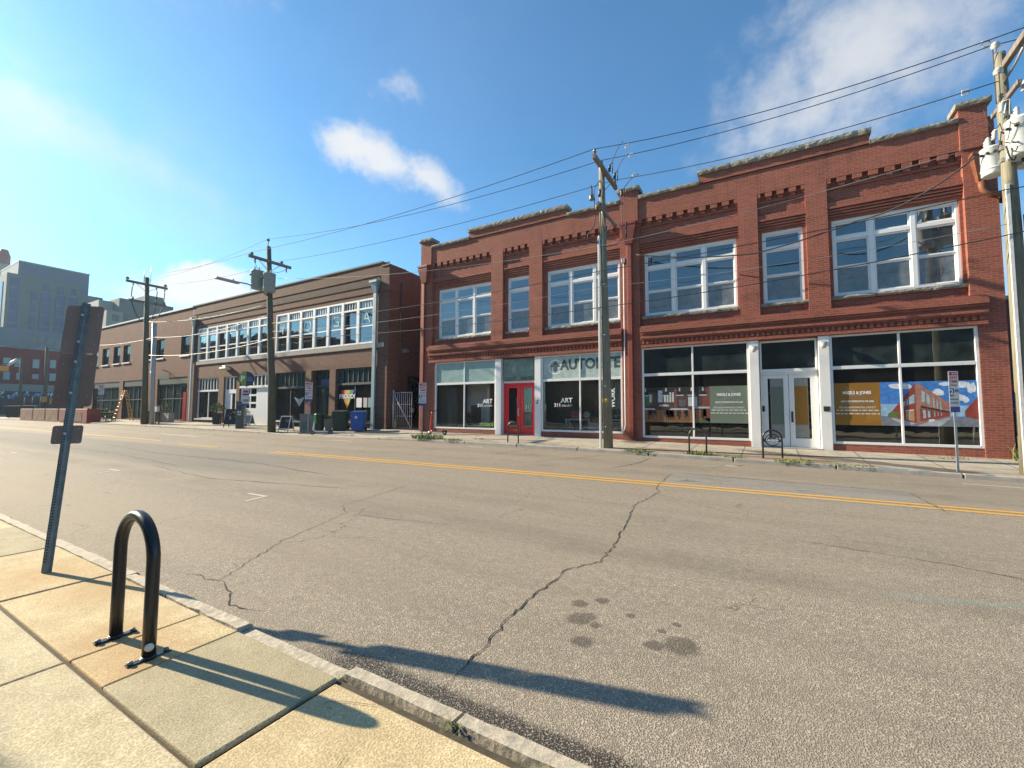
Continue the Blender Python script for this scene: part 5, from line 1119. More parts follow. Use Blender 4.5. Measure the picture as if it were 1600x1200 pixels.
for dy, x in ((-.25,-4.5),(.35,-4.5),(1.2,-4.5)): tb(hang((-4.55,14.9+dy,10.22 if dy<1 else 9.96),(-3.95,14.9+dy+(-.6 if dy<1 else .05),10.55 if dy < 0 else 10.42),-.12,8), .012)
jm.build('jumper_wires', M['wire'], P1)
# right-hand pole with transformers
P2 = thing('utility_pole', 'wooden utility pole carrying two white transformer cans at the right edge', 'utility pole', (5.2,14.9,.1), 'utility poles along the street')
mb = MB(); mb.tube([(5.20,14.9,-.1),(5.19,14.9,3),(5.17,14.9,7),(5.14,14.9,10.35)], [.185,.165,.135,.105], 20); pole2 = mb.build('shaft', M['pole'], P2)
crossarm(P2, (5.0,14.9,9.95), 1.3, .2, s=.07, brace=False); crossarm(P2, (4.96,14.9,9.05), .9, .5, s=.05)
mb = MB(); mb.tube([(5.15,14.8,9.55),(5.2,14.3,9.7),(5.25,13.7,10.0)], .03, 6); mb.tube([(5.15,14.8,9.2),(5.5,14.2,9.25),(5.8,13.8,9.4)], .03, 6); mb.build('steel_arm', M['galv'], P2)
transformer(P2, (5.30,14.55,7.52), .27, .95, 'canwhite'); transformer(P2, (4.98,15.15,7.42), .21, .74, 'canwhite'); transformer(P2, (5.62,15.1,7.5), .26, .95, 'canwhite')
mb = MB(); mb.box(5.02,5.32,14.8,15.1,7.9,8.0); mb.box(5.02,5.32,14.8,15.1,7.6,7.7); mb.build('mounting_band', M['galv'], P2)
for p in ((5.02,14.72,10.42),(4.98,14.55,9.66)): insulator(P2, p, .15, .09, 'ceramicw')
for p in ((5.0,14.6,8.72),(5.05,15.2,8.35),(5.25,14.2,8.9)): cutout(P2, p, 'ceramicw')
mb = MB(); mb.box(5.04,5.10,14.72,14.78,0,7.0); mb.build('riser_pipe', M['pvc'], P2)
jm = MB()
for k in range(26):
    a = Vector((5.08+rnd.uniform(-.1,.5), 14.4+rnd.uniform(0,.5), 7.5+rnd.uniform(0,1.1))); b_ = a+Vector((rnd.uniform(-.4,.45), rnd.uniform(-.35,.2), rnd.uniform(-.55,.4))); jm.tube(hang(a, b_, rnd.uniform(.05,.3), 8), rnd.choice((.009,.012,.018)), 5)
jm.tube(hang((4.98,14.75,10.4),(4.93,14.6,8.95),-.12,8), .011, 5); jm.tube(hang((4.97,14.5,9.7),(5.0,14.6,8.9),.1,8), .011, 5); jm.tube([(5.3,14.6,7.5),(5.45,14.65,6.9),(5.36,14.7,6.0),(5.3,14.72,3),(5.3,14.72,.3)], .03, 6)
jm.tube([(5.45,14.6,7.4),(5.55,14.5,6.6),(5.4,14.6,6.1),(5.3,14.7,6.0)], .035, 6); jm.build('jumper_wires', M['wire'], P2)
mb = MB(); mb.box(5.34,5.5,14.7,14.9,5.85,6.25); mb.build('splice_box', M['dark'], P2, bevel=.02)
# pole with grey transformers and street lamp
P3 = thing('utility_pole', 'dark wooden utility pole with two grey transformers and a street lamp arm', 'utility pole', (-24.75,14.9,.28), 'utility poles along the street')
mb = MB(); mb.tube([(-24.72,14.9,.1),(-24.9,14.9,3),(-25.3,14.9,7),(-25.72,14.9,11.35)], [.22,.20,.165,.13], 18); mb.build('shaft', M['poledark'], P3)
mb = MB(); mb.tube([(-25.66,14.82,11.2),(-25.62,14.8,11.75)], .03, 6); mb.build('pole_pin', M['galv'], P3); insulator(P3, (-25.62,14.8,11.65), .16, .09)
crossarm(P3, (-25.72,14.9,10.42), 1.25, 1.35, s=.075)
for dy in (-1.05,.75): insulator(P3, (-25.56,14.9+dy,10.52), .16, .09)
for dy in (-.95,.95): cutout(P3, (-25.4,14.9+dy,10.05), 'ceramic', .05)
transformer(P3, (-26.15,14.55,8.75), .34, 1.15, 'cangrey', 2); transformer(P3, (-25.0,14.6,8.42), .32, 1.15, 'cangrey', 1)
lm = MB(); lm.tube([(-25.55,14.8,8.35),(-25.5,14.3,8.6),(-25.45,13.6,8.72),(-25.45,13.2,8.70)], .04, 8); o = lm.build('lamp_arm', M['galv'], P3); lm = MB(); lm.obox((-25.5,12.55,8.66), (0,.62,.0), (.15,0,0), (0,0,.05)); lm.lathe([(.04,0),(.05,.1),(0,.12)], (-25.5,12.85,8.71), 8); lm.build('lamp_head', M['galv'], o, bevel=.04)
jm = MB(); jm.tube(hang((-25.4,13.9,10.2),(-26.0,14.5,9.95),.1,8), .013, 5); jm.tube(hang((-25.4,15.85,10.2),(-25.1,14.8,9.7),.1,8), .013, 5); jm.tube(hang((-26.4,14.3,9.3),(-26.35,14.3,8.6),-.05,6), .013, 5); jm.tube(hang((-24.75,14.5,9.4),(-24.8,14.6,8.5),.05,6), .013, 5); jm.build('jumper_wires', M['wire'], P3)
# far pole
P4 = thing('utility_pole', 'farther dark wooden utility pole with two crossarms in front of the russet building', 'utility pole', (-41.4,14.9,.4), 'utility poles along the street')
mb = MB(); mb.tube([(-41.35,14.9,.2),(-41.8,14.9,6),(-42.3,14.9,12.0)], [.21,.18,.14], 16); mb.build('shaft', M['poledark'], P4)
crossarm(P4, (-42.35,14.9,11.42), 1.35, 1.35, s=.08); crossarm(P4, (-42.3,14.9,9.98), 1.15, 1.3, s=.07, brace=False)
for dy in (-1.25,.0,1.2): insulator(P4, (-42.2,14.9+dy,11.55), .2, .12)
for dy in (-.95,.55,1.1): cutout(P4, (-42.0,14.9+dy,11.1), 'ceramic', .05); 
for dy in (-.9,.6,1.15): insulator(P4, (-42.1,14.9+dy,10.05), .22, .09)
mb = MB(); mb.tube([(-42.4,14.75,11.6),(-42.4,14.75,12.6)], .03, 5); mb.tube([(-42.2,15.1,11.6),(-42.2,15.1,12.9)], .02, 5); mb.build('lightning_rod', M['galv'], P4)
jm = MB()
for dy in (-1.0,.6,1.1): jm.tube(hang((-42.0,14.9+dy,11.0),(-42.1,14.9+dy,10.2),.12,8), .03, 5); jm.tube(hang((-42.1,14.9+dy,10.0),(-41.9,14.9+dy*.15,8.4),.45,10), .03, 5)
jm.build('jumper_wires', M['wire'], P4)
q = thing('riser_mast', 'slim grey painted mast beside the farther wooden pole', 'mast', (-40.3,14.9,.4)); MB().tube([(-40.25,14.95,.3),(-40.7,14.95,8.2)], .15, 14).build('shaft', M['greyp'], q); mb = MB(); mb.lathe([(.17,0),(.17,.1)], (-40.5,14.95,4.3), 14); mb.build('collar', M['galv'], q)
# ---- overhead lines: each conductor one thing --------------------------
def line(name, label, pts, r, mat, sags, group='overhead lines between the poles', taps=()):
    P = []
    for (a, b_), s in zip(zip(pts, pts[1:]), sags):
        h = hang(a, b_, s, 20); P += h if not P else h[1:]
    o = MB().tube(P, r, 6).build(name, M[mat] if isinstance(mat, str) else mat); tag(o, label, 'power line', group); return o
p_ = lambda u, v, Y: tuple(PY(u, v, Y))
A = p_(1600,43,13.62); line('power_line', 'topmost dark conductor running over the street side ends of the crossarms', [(11.5,13.6,A[2]+.1), A, (-4.84,13.75,10.40), (-25.56,13.85,10.68), (-42.2,13.65,11.75)], .011, 'wire', (.0,.30,.30,.30))
A = p_(1540,80,14.9); line('power_line', 'middle dark conductor running over the tops of the poles', [(14,14.9,A[2]), (A[0],14.75,A[2]), (-4.99,14.88,10.62), (-25.62,14.8,11.80), (-42.2,14.9,11.75)], .011, 'wire', (.1,.25,.45,.30))
A = p_(1545,131,14.6); line('power_line', 'lowest of the three dark conductors, on the building side ends of the crossarms', [(5.0,14.6,A[2]), (-4.84,16.02,10.38), (-25.56,15.65,10.68), (-42.2,16.1,11.75)], .011, 'wire', (.25,.30,.30))
line('telephone_cable', 'pale cable crossing just under the brick corbels of the red buildings', [p_(1505,236,14.75), p_(940,384,14.75), p_(434,435,14.75)], .009, 'wirel', (.12,.35))
line('telephone_cable', 'dark cable crossing the upper panes of the red buildings windows', [p_(1640,285,14.7), p_(1573,296,14.7), p_(940,423,14.7), p_(425,505,14.7)], .012, 'wire', (0,.10,.25))
line('telephone_cable', 'dark cable crossing the lower panes of the red buildings windows', [p_(1640,352,14.7), p_(1580,366,14.7), p_(940,480,14.7), p_(426,528,14.7)], .013, 'wire', (0,.12,.25))
line('telephone_cable', 'thin grey cable between the two dark cables across the upper windows', [p_(1575,350,14.72), p_(940,448,14.72), p_(426,518,14.72)], .006, 'wirel', (.15,.25))
line('service_cable', 'thick black service cable dropping from the transformers to the upper brick wall', [p_(1530,240,15.0), p_(1340,345,16.3), p_(1180,396,17.0), (-4.45,17.5,7.86)], .022, 'wire', (.25,.05,.12), 'service drops')
line('telephone_cable', 'pale cable reaching from the lamp pole up towards the farther pole', [p_(419,475,14.8), p_(233,503,14.8)], .013, 'wirel', (.30,)); line('telephone_cable', 'pale sagging cable passing the brown building windows, above the lowest one', [p_(424,490,14.8), p_(243,527,14.8), p_(120,538,14.8)], .015, 'wirel', (.4,.3))
line('telephone_cable', 'lowest pale cable passing the small windows of the russet building', [p_(426,529,14.8), p_(233,555,14.8)], .02, 'wirel', (.35,))
# line taps
for i, (u, v, Y) in enumerate(((1540,64,13.65),(1508,141,14.7),(980,226,14.0),(986,240,14.7),(991,271,16.0))):
    a = PY(u, v, Y); mb = MB(); mb.tube([a+Vector((.07*math.cos(t),0,-.065+.07*math.sin(t))) for t in [2*math.pi*k/10 for k in range(11)]], .014, 5); mb.box(a.x-.06,a.x+.06,a.y-.02,a.y+.02,a.z-.02,a.z+.02)
    o = mb.build('line_clamp', M['ceramicw']); tag(o, ['pale clamp on the topmost conductor near the right pole','pale clamp on the lowest conductor near the right pole','pale clamp on the topmost conductor near the riser pipe pole','pale clamp on the middle conductor near the riser pipe pole','pale clamp on the lowest conductor near the riser pipe pole'][i], 'clamp')
# ================================================================ FAR PAVEMENT FURNITURE
def far_rack(label, x0, x1, y, h):
    zb = gz((x0+x1)/2, y)-.02; q = thing('bike_rack', label, 'bike rack', ((x0+x1)/2, y, zb), 'black bike racks along the far kerb'); utube(MB(), x0, x1, y, zb, h, .026, 12, 14).build('hoop', M['black'], q); return q, zb
far_rack('black inverted U bike rack in front of the red double doors', -8.87, -8.40, 14.85, .82)
far_rack('black inverted U bike rack in front of the sage green banner', -2.20, -1.70, 14.85, .82)
q, zb = far_rack('black U bike rack with a round city emblem in front of the white doors', -.18, .30, 14.85, .84)
mb = MB(); c = Vector((.06,14.85,zb+.56)); mb.tube([c+Vector((.165*math.cos(t),0,.165*math.sin(t))) for t in [2*math.pi*k/28 for k in range(29)]], .016, 8, cap=False); mb.tube([(-.18,14.85,zb+.36),(.30,14.85,zb+.36)], .014, 8); mb.build('emblem_ring', M['black'], q)
mb = MB(); mb.box(-.16,.28,14.842,14.858,zb+.505,zb+.585); mb.poly([(.06+a,14.845,zb+.585+b_) for a, b_ in ((-.12,0),(-.07,.07),(-.02,.05),(.03,.09),(.08,.05),(.12,0))]); mb.build('emblem_band', plain('grey_emblem_steel', (.10,.11,.115), .4, .5), q); text('lettering', 'RALEIGH', (.06,14.838,zb+.545), .085, M['whitetext'], q, bold=.02)
def parking_sign(label, x, y, zt, zm, zbt, w, rz, post_top=None):
    zb = gz(x, y)-.05; q = thing('parking_sign', label, 'sign', (x, y, zb), 'parking signs along the far kerb'); z = lambda a: a
    mb = MB(); mb.extr([(x+a,y+b_,zb) for a, b_ in ((-.03,0),(.03,0),(.03,.005),(.014,.005),(.012,.03),(-.012,.03),(-.014,.005),(-.03,.005))], (0,0,(post_top or zt)-zb)); mb.build('post', M['galv'], q)
    mb = MB(); mb.box(x-w/2,x+w/2,y-.008,y-.004,zm+.01,zt); o = mb.build('upper_plate', M['signwhite'], q); t = MB(); f = y-.0095; h = zt-zm
    t.box(x-w*.42,x-w*.12,f,f+.001,zt-h*.27,zt-h*.06, 0); t.box(x-w*.08,x+w*.42,f,f+.001,zt-h*.13,zt-h*.06, 0); t.box(x-w*.08,x+w*.42,f,f+.001,zt-h*.26,zt-h*.17, 0); t.box(x-w*.36,x+w*.36,f,f+.001,zm+h*.09,zm+h*.14, 1); t.build('symbols', [M['redprint'], M['blackprint']], o)
    text('lettering', 'ANY', (x,f,zm+h*.58), h*.24, M['redprint'], o, bold=.03); text('lettering', 'TIME', (x,f,zm+h*.34), h*.24, M['redprint'], o, bold=.03)
    h = zm-zbt; mb = MB(); mb.box(x-w/2,x+w/2,y-.008,y-.004,zbt,zm); o = mb.build('lower_plate', M['signwhite'], q); t = MB(); t.box(x-w*.46,x-w*.06,f,f+.001,zm-h*.36,zm-h*.06, 0); t.box(x-w*.5,x+w*.5,f,f+.001,zbt,zbt+h*.22, 1)
    for k in range(2): t.box(x-w*.4,x+w*.4,f,f+.001,zm-h*(.52+.14*k),zm-h*(.46+.14*k), 2)
    t.build('symbols', [M['navy'], M['purpleblue'], M['greyprint']], o); text('lettering', '2', (x-w*.26,f-.001,zm-h*.21), h*.30, M['whitetext'], o, bold=.03); text('lettering', 'HR', (x+w*.2,f-.001,zm-h*.16), h*.17, M['navy'], o, bold=.02)
    q.rotation_euler = (0,0,rz); return q
parking_sign('parking sign on a post at the weedy kerb corner by the alley', -13.44, 15.0, 2.80, 2.28, 1.76, .33, rad(40))
parking_sign('parking sign on a post behind the green and white scooter', -21.5, 14.95, 3.07, 2.55, 2.03, .36, rad(42))
parking_sign('parking sign on a post in front of the ochre banner window', 3.93, 14.75, 2.56, 2.17, 1.55, .24, rad(30))
parking_sign('parking sign on a post before the russet building, by the yellow ladder', -51.6, 15.3, 3.75, 3.25, 2.75, .42, rad(50))
# round public parking sign with plates below
x, y = -28.1, 15.2; zb = gz(x, y)-.05; q = thing('parking_sign', 'round green and navy public parking sign above two white plates', 'sign', (x, y, zb)); MB().tube([(x,y+.03,zb),(x,y+.03,3.1)], .035, 8).build('post', M['galv'], q)
def half(a0, a1, r, yy, m): return [(x+r*math.cos(t), yy, 3.49+r*math.sin(t)) for t in [a0+(a1-a0)*k/20 for k in range(21)]]
mb = MB(); mb.lathe([(0,0),(.46,0),(.46,.03),(0,.03)], (x,y-.03,3.49), 36, d=(0,1,0)); disc = mb.build('disc', M['blackprint'], q); mb = MB(); mb.poly(half(math.pi/2, 3*math.pi/2, .43, y-.033, 0), 0); mb.poly(half(-math.pi/2, math.pi/2, .43, y-.033, 0), 1); mb.build('disc_face', [plain('lime_green_sign', (.22,.36,.04), .5), M['navy']], disc)
text('lettering', 'P', (x-.21,y-.036,3.48), .48, M['whitetext'], disc, bold=.03); mb = MB()
for k in range(3): mb.box(x+.05,x+.30+.04*k,y-.037,y-.035,3.56-.1*k,3.60-.1*k)
mb.build('fine_print', M['greyprint'], disc)
for a, b_, nm in ((2.45,2.92,'upper_plate'),(1.82,2.44,'lower_plate')):
    mb = MB(); mb.box(x-.19,x+.19,y-.01,y,a,b_); o = mb.build(nm, M['signwhite'], q); t = MB(); t.box(x-.15,x+.15,y-.014,y-.011,(a+b_)/2-.06,(a+b_)/2+.08, 0 if a > 2 else 1); t.box(x-.19,x+.19,y-.013,y-.011,a,a+.12,2); t.build('symbols', [M['redprint'], M['greyprint'], M['purpleblue']], o)
q.rotation_euler = (0,0,rad(42))
# scooters
def scooter(name_label, x, y, rz, stem, body, group='parked rental scooters'):
    q = thing('electric_scooter', name_label, 'scooter', (0,0,0), group)
    mb = MB(); mb.box(-.20,.36,-.075,.075,.13,.19); mb.build('deck', body, q, bevel=.02)
    mb = MB(); mb.tube([(-.30,0,.16),(-.38,0,.28),(-.30,0,1.02),(-.29,0,1.12)], [.045,.04,.032,.03], 10); mb.tube([(-.20,0,.16),(-.33,0,.20)], .045, 10); mb.build('stem', stem, q)
    mb = MB(); mb.tube([(-.26,-.25,1.16),(-.29,-.1,1.13),(-.29,.1,1.13),(-.26,.25,1.16)], .016, 8); o = mb.build('handlebar', M['dark'], q)
    for s in (-1,1): MB().tube([(-.27,s*.15,1.15),(-.26,s*.26,1.16)], .022, 8).build('grip', M['rubber'], o)
    mb = MB(); mb.obox((-.29,0,1.16), (.03,0,.01), (0,.04,0), (0,0,.02)); mb.build('display', M['dark'], o)
    for xx in (-.42,.46):
        mb = MB(); mb.tube([(xx+.085*math.cos(t),0,.115+.085*math.sin(t)) for t in [2*math.pi*k/18 for k in range(19)]], .032, 8, cap=False); w_ = mb.build('wheel', M['rubber'], q); MB().lathe([(0,-.03),(.06,-.03),(.06,.03),(0,.03)], (xx,0,.115), 14, d=(0,1,0)).build('hub', M['galv'], w_)
    mb = MB(); mb.tube([(-.42,.04,.115),(-.40,.04,.24),(-.36,0,.30)], .016, 6); mb.tube([(.36,.05,.16),(.46,.05,.115)], .016, 6); mb.build('fork', body, q)
    mb = MB()
    for k in range(8):
        t0, t1 = rad(20+k*17), rad(37+k*17)
        mb.quad((.46+.13*math.cos(t0),-.04,.115+.13*math.sin(t0)),(.46+.13*math.cos(t0),.04,.115+.13*math.sin(t0)),(.46+.13*math.cos(t1),.04,.115+.13*math.sin(t1)),(.46+.13*math.cos(t1),-.04,.115+.13*math.sin(t1)))
    mb.build('mudguard', body, q)
    q.location = (x, y, gz(x, y)-.005); q.rotation_euler = (0,0,rz); return q
scooter('scooter with a red stem and black deck in front of the red building corner', -13.68, 16.3, rad(4), M['scootr'], M['dark'])
s = scooter('white scooter with a green upper stem standing at the kerb by the bins', -20.45, 15.0, rad(48), M['scootw'], M['scootw']); o = MB().obox((-.31,0,.82), (.055,0,.0), (0,.06,0), (-.01,0,.22)).build('battery_sleeve', M['scootg'], None, bevel=.03); o.parent = s
# bins
def wheelie(label, x, y, mat, badge, w=.62, d=.7, h=1.05, rz=0., lidm=None):
    q = thing('wheelie_bin', label, 'bin', (0,0,0), 'wheeled bins'); mb = MB(); a, b_ = w/2*.82, w/2; c, e = d/2*.76, d/2
    mb._add([(-a,-c,.06),(a,-c,.06),(a,c*.9,.06),(-a,c*.9,.06),(-b_,-e,h*.92),(b_,-e,h*.92),(b_,e,h*.92),(-b_,e,h*.92)], [(0,3,2,1),(4,5,6,7),(0,1,5,4),(1,2,6,5),(2,3,7,6),(3,0,4,7)]); mb.box(-b_-.03,b_+.03,-e-.03,e+.03,h*.88,h*.93); mb.build('body', mat, q, bevel=.03)
    mb = MB(); mb._add([(-b_-.02,-e-.05,h*.935),(b_+.02,-e-.05,h*.935),(b_+.02,e+.03,h*.935),(-b_-.02,e+.03,h*.935),(-b_+.08,-e+.06,h*1.0),(b_-.08,-e+.06,h*1.0),(b_-.05,e,h*1.02),(-b_+.05,e,h*1.02)], [(0,3,2,1),(4,5,6,7),(0,1,5,4),(1,2,6,5),(2,3,7,6),(3,0,4,7)]); mb.build('lid', lidm or mat, q, bevel=.02)
    mb = MB(); mb.tube([(-b_+.06,e+.02,h*.95),(-b_+.06,e+.12,h*.96),(b_-.06,e+.12,h*.96),(b_-.06,e+.02,h*.95)], .018, 6); mb.build('handle', mat, q)
    for s in (-1,1): MB().lathe([(0,-.03),(.13,-.03),(.13,.03),(0,.03)], (s*(a+.02),c+.02,.13), 14, d=(1,0,0)).build('wheel', M['rubber'], q)
    if badge: MB().lathe([(0,0),(.08,0),(.08,.004),(0,.004)], (-.05,-e*.97,h*.70), 12, d=(0,-1,0)).build('badge', M['signwhite'], q)
    q.location = (x, y, gz(x, y)); q.rotation_euler = (0,0,rz); return q
wheelie('dark green wheeled bin with its lid down, left of the blue bin', -20.95, 16.6, M['bingreen'], False, .78, .75, 1.12, rad(35))
wheelie('blue wheeled recycling bin with a white badge by the brown building corner', -19.35, 16.5, M['binblue'], True, .74, .72, 1.10, rad(35))
wheelie('dark wheeled bin at the far left, left of its twin, by the barricades', -79.5, 15.6, M['dark'], False, 1.3, 1.0, 1.45, rad(60)); wheelie('dark wheeled bin at the far left, touching the brick coloured barricades', -73.9, 15.6, M['dark'], False, 1.3, 1.0, 1.45, rad(60))
o = MB().lathe([(.24,0),(.27,.06),(.29,.85),(.31,.87),(.31,.93),(.22,.97),(.12,.97)], (-22.3,16.2,gz(-22.3,16.2)), 18).build('litter_bin', M['bingreen']); tag(o, 'round dark green litter bin behind the scooter', 'litter bin')
# cabinet, pay station
x, y = -22.05, 15.3; z = gz(x, y); q = thing('utility_cabinet', 'grey steel utility cabinet on the pavement beside the parking sign', 'cabinet', (0,0,0)); MB().box(-.33,.33,-.25,.25,.0,1.0).build('body', M['boxgrey'], q, bevel=.015); MB().box(-.26,.26,-.258,-.251,.16,.62).build('door_panel', plain('dull_grey_panel', (.10,.115,.12), .5), q); MB().box(-.36,.36,-.28,.28,1.001,1.05).build('lid', M['boxgrey'], q, bevel=.01); MB().box(-.37,.37,-.29,.29,-.05,.03).build('plinth', M['conc'], q); q.location = (x, y, z); q.rotation_euler = (0,0,rad(38))
x, y = -28.85, 15.3; z = gz(x, y); q = thing('pay_station', 'slim dark parking pay station below the round parking sign', 'pay station', (0,0,0)); MB().box(-.20,.20,-.16,.16,0,1.62).build('body', M['payst'], q, bevel=.03); MB().box(-.22,.22,-.18,.18,1.621,1.70).build('cap', M['payst'], q, bevel=.02)
mb = MB(); mb.box(-.13,.13,-.168,-.161,1.22,1.45, 0); mb.build('screen', M['navy'], q); mb = MB(); mb.box(-.10,-.02,-.168,-.161,.95,1.10); mb.box(.02,.10,-.168,-.161,.95,1.10); mb.box(-.10,.10,-.168,-.161,.84,.90); mb.build('keypad', M['signwhite'], q); q.location = (x, y, z); q.rotation_euler = (0,0,rad(45))
# sandwich boards
def aframe(label, x, y, rz, frame, face, h=1.05, w=.62, tear=False):
    q = thing('sandwich_board', label, 'sandwich board', (0,0,0), 'sandwich boards on the pavement')
    for s in (-1,1):
        mb = MB(); d = Vector((0,-s*.24,h)).normalized(); c = Vector((0,s*.14,h*.5)); n = Vector((0,s*1.,.24)).normalized(); L = h*.51
        for sx in (-1,1): mb.obox(c+Vector((sx*(w/2-.02),0,0)), (.022,0,0), d*L, n*.015)
        mb.obox(c+d*(L-.03), (w/2-.04,0,0), d*.03, n*.015); mb.obox(c-d*(L*.62), (w/2-.04,0,0), d*.025, n*.015)
        o = mb.build('board_frame', frame, q); mb = MB(); mb.obox(c+d*L*.14, (w/2-.045,0,0), d*L*.76, n*.006); p = mb.build('panel', face, o)
        if tear and s == -1:
            t = MB(); nn = c+n*.009
            for k in range(9):
                a = Vector((rnd.uniform(-w*.3,w*.3),0,0)); t.obox(nn+a+d*rnd.uniform(-.05,L*.7), (rnd.uniform(.01,.06),0,0), d*rnd.uniform(.02,.09), n*.002, k % 2)
            t.build('chalk_drawing', [plain('chalk_tan', (.30,.20,.14), .8), plain('chalk_grey', (.30,.33,.33), .8)], p)
    q.location = (x, y, gz(x, y)); q.rotation_euler = (0,0,rz); return q
aframe('black chalkboard sandwich board left of the pay station', -30.35, 15.7, rad(28), M['black'], M['blackprint'], 1.2, 1.0, True)
aframe('white framed sandwich board with a dark panel beside the lamp pole', -24.05, 15.35, rad(15), M['signwhite'], M['blackprint'], .92, .7)
aframe('white framed sandwich board in front of the white panelled doors', -30.9, 17.0, rad(15), M['paper'], M['greyprint'], .75, .55)
# planters
def planter(label, x, y, prof, mat, foliage, n, square=False, sc=1., spiky=False):
    z = gz(x, y); q = thing('planter', label, 'planter', (x, y, z), 'planters on the far pavement'); nseg = 4 if square else 14
    MB().lathe(prof, (x,y,z), nseg, sm=not square).build('pot', mat, q); h = prof[-1][1]; mb = MB()
    if spiky:
        for k in range(n):
            a = rnd.uniform(0, 6.28); L = rnd.uniform(.45,.8)*sc; up = rnd.uniform(.35,1.1); d = Vector((math.cos(a),math.sin(a),0)); s = Vector((-math.sin(a),math.cos(a),0)); P = []
            for j in range(5): t = j/4; P.append(Vector((x,y,z+h))+d*L*t*.9+Vector((0,0,L*(up*t-.9*t*t))))
            for j in range(4): wj, wk = .03*(1-j/4.2), .03*(1-(j+1)/4.2); mb._add([P[j]-s*wj,P[j]+s*wj,P[j+1]+s*wk,P[j+1]-s*wk], [(0,1,2,3)])
            for j in range(1,4):
                for sg in (-1,1): mb._add([P[j], P[j]+s*sg*.13*sc+d*.08*sc-Vector((0,0,.03)), P[j]+d*.05*sc], [(0,1,2)])
    else: leafy(mb, (x,y,z+h+foliage[1]*.7), foliage[0], foliage[1], n, .12*sc, .06*sc, .3)
    mb.build('foliage', M['leaf'], q); return q
planter('arching palm in a tall tapered pale planter left of the green bin', -22.05, 16.65, [(.22,0),(.36,.62),(.36,.66)], M['terracotta'], (.5,.4), 60, True, 1.0, True)
planter('second tapered pale planter close beside the arching palm', -21.55, 16.75, [(.20,0),(.34,.60),(.34,.64)], M['terracotta'], (.3,.25), 90, True)
planter('round bushy shrub in a dark square planter by the white framed window', -34.9, 16.9, [(.30,0),(.36,.75),(.36,.8)], M['dark'], (.55,.5), 420, True)
planter('low green plant behind the black chalkboard', -31.4, 16.9, [(.2,0),(.25,.7)], M['dark'], (.5,.3), 220)
planter('dark pot with a reddish plant at the foot of the farther pole', -42.7, 15.4, [(.28,0),(.30,.95),(.36,1.0)], M['dark'], (.35,.35), 120)
planter('leafy plant in a wooden box beside the russet building entrance', -43.0, 16.7, [(.5,0),(.5,.9)], M['clay'], (.5,.5), 200, True)
q = thing('easel_sign', 'small white notice on a two legged stand by the grey mast', 'stand', (-40.4,15.3,.4)); zz = gz(-40.4,15.3)
mb = MB(); mb.box(-40.9,-40.0,15.29,15.31,zz+.95,zz+1.35); mb.build('notice', M['signwhite'], q)
for a in (-40.75,-40.15): MB().box(a-.05,a+.05,15.32,15.38,zz,zz+1.2).build('leg', M['dark'], q)
o = MB().box(-42.9,-41.5,16.5,16.9,gz(-42,16.7),gz(-42,16.7)+.75).build('bench_block', M['conc'], bevel=.03); tag(o, 'pale concrete block by the russet building entrance', 'block')
# ladder
q = thing('step_ladder', 'tall yellow A frame ladder standing before the dark shopfront', 'ladder', (-50.2,16.4,.45)); z0 = gz(-50,16.4)
for s in (-1,1):
    mb = MB(); yy = 16.4
    for sx in (-1,1): mb.tube([(-50.0+sx*.36+s*.0,yy+s*.65,z0),(-49.8+sx*.2,yy+s*.05,z0+2.75)], .045, 6)
    o = mb.build('ladder_side', M['wood'], q); mb = MB()
    for k in range(1,8): t = k/8.5; mb.tube([(-50.0-.36+.36*t,yy+s*(.65-.6*t),z0+2.75*t),(-50.0+.36+.04*t,yy+s*(.65-.6*t),z0+2.75*t)], .03, 6)
    mb.build('rung', M['galv'], o)
# dining barricades
for i, (a, b_) in enumerate(((-71.0,-66.8),(-66.5,-62.8),(-62.5,-59.0))):
    z = gz(a, 14.9); q = thing('street_barricade', ['weathered brick coloured barricade panel, leftmost of three by the dark bins','weathered brick coloured barricade panel, middle one of three','weathered brick coloured barricade panel, the one beside the leaning sign'][i], 'barricade', ((a+b_)/2,14.6,z), 'dining barricades on the road'); MB().box(a,b_,14.4,14.8,z-.1,z+1.15).build('panel', M['clay'], q, bevel=.03); MB().box(b_+.02,b_+.18,14.42,14.78,z-.1,z+1.2).build('end_post', M['dark'], q)
    mb = MB()
    for k in range(6): mb.box(a+.1,b_-.1,14.385,14.399,z+.08+.18*k,z+.10+.18*k)
    mb.build('plank_gap', M['barred'], q)
z = gz(-54,14.9); q = thing('street_barricade', 'bright red painted barricade box at the end of the dining area', 'barricade', (-54,14.6,z)); MB().box(-58.2,-51.1,14.3,15.2,z-.1,z+1.15).build('box', M['barred'], q, bevel=.04); MB().box(-57.4,-52.3,14.285,14.299,z+.05,z+.85).build('inner_panel', plain('dark_mural_paint', (.12,.07,.05), .7, var=.5, scale=2), q)
for i in range(6):
    xx = -60+1.75*i; z = gz(xx,15.9); q = thing('cafe_chair', 'small black metal cafe chair behind the red barricade', 'chair', (xx,15.9,z), 'cafe chairs in the dining area'); MB().box(xx-.22,xx+.22,15.7,16.1,z+.44,z+.48).build('seat', M['black'], q); MB().box(xx-.22,xx+.22,16.06,16.1,z+.5,z+.92).build('backrest', M['black'], q)
    for sx in (-.2,.2):
        for sy in (15.72,16.08): MB().box(xx+sx-.02,xx+sx+.02,sy-.02,sy+.02,z,z+.44).build('leg', M['black'], q)
mb = MB(); leafy(mb, (-58,17.0,1.15), 2.6, .55, 900, .22, .12, .3); o = mb.build('hedge', M['leaf']); tag(o, 'low glossy hedge before the russet building windows', 'hedge')
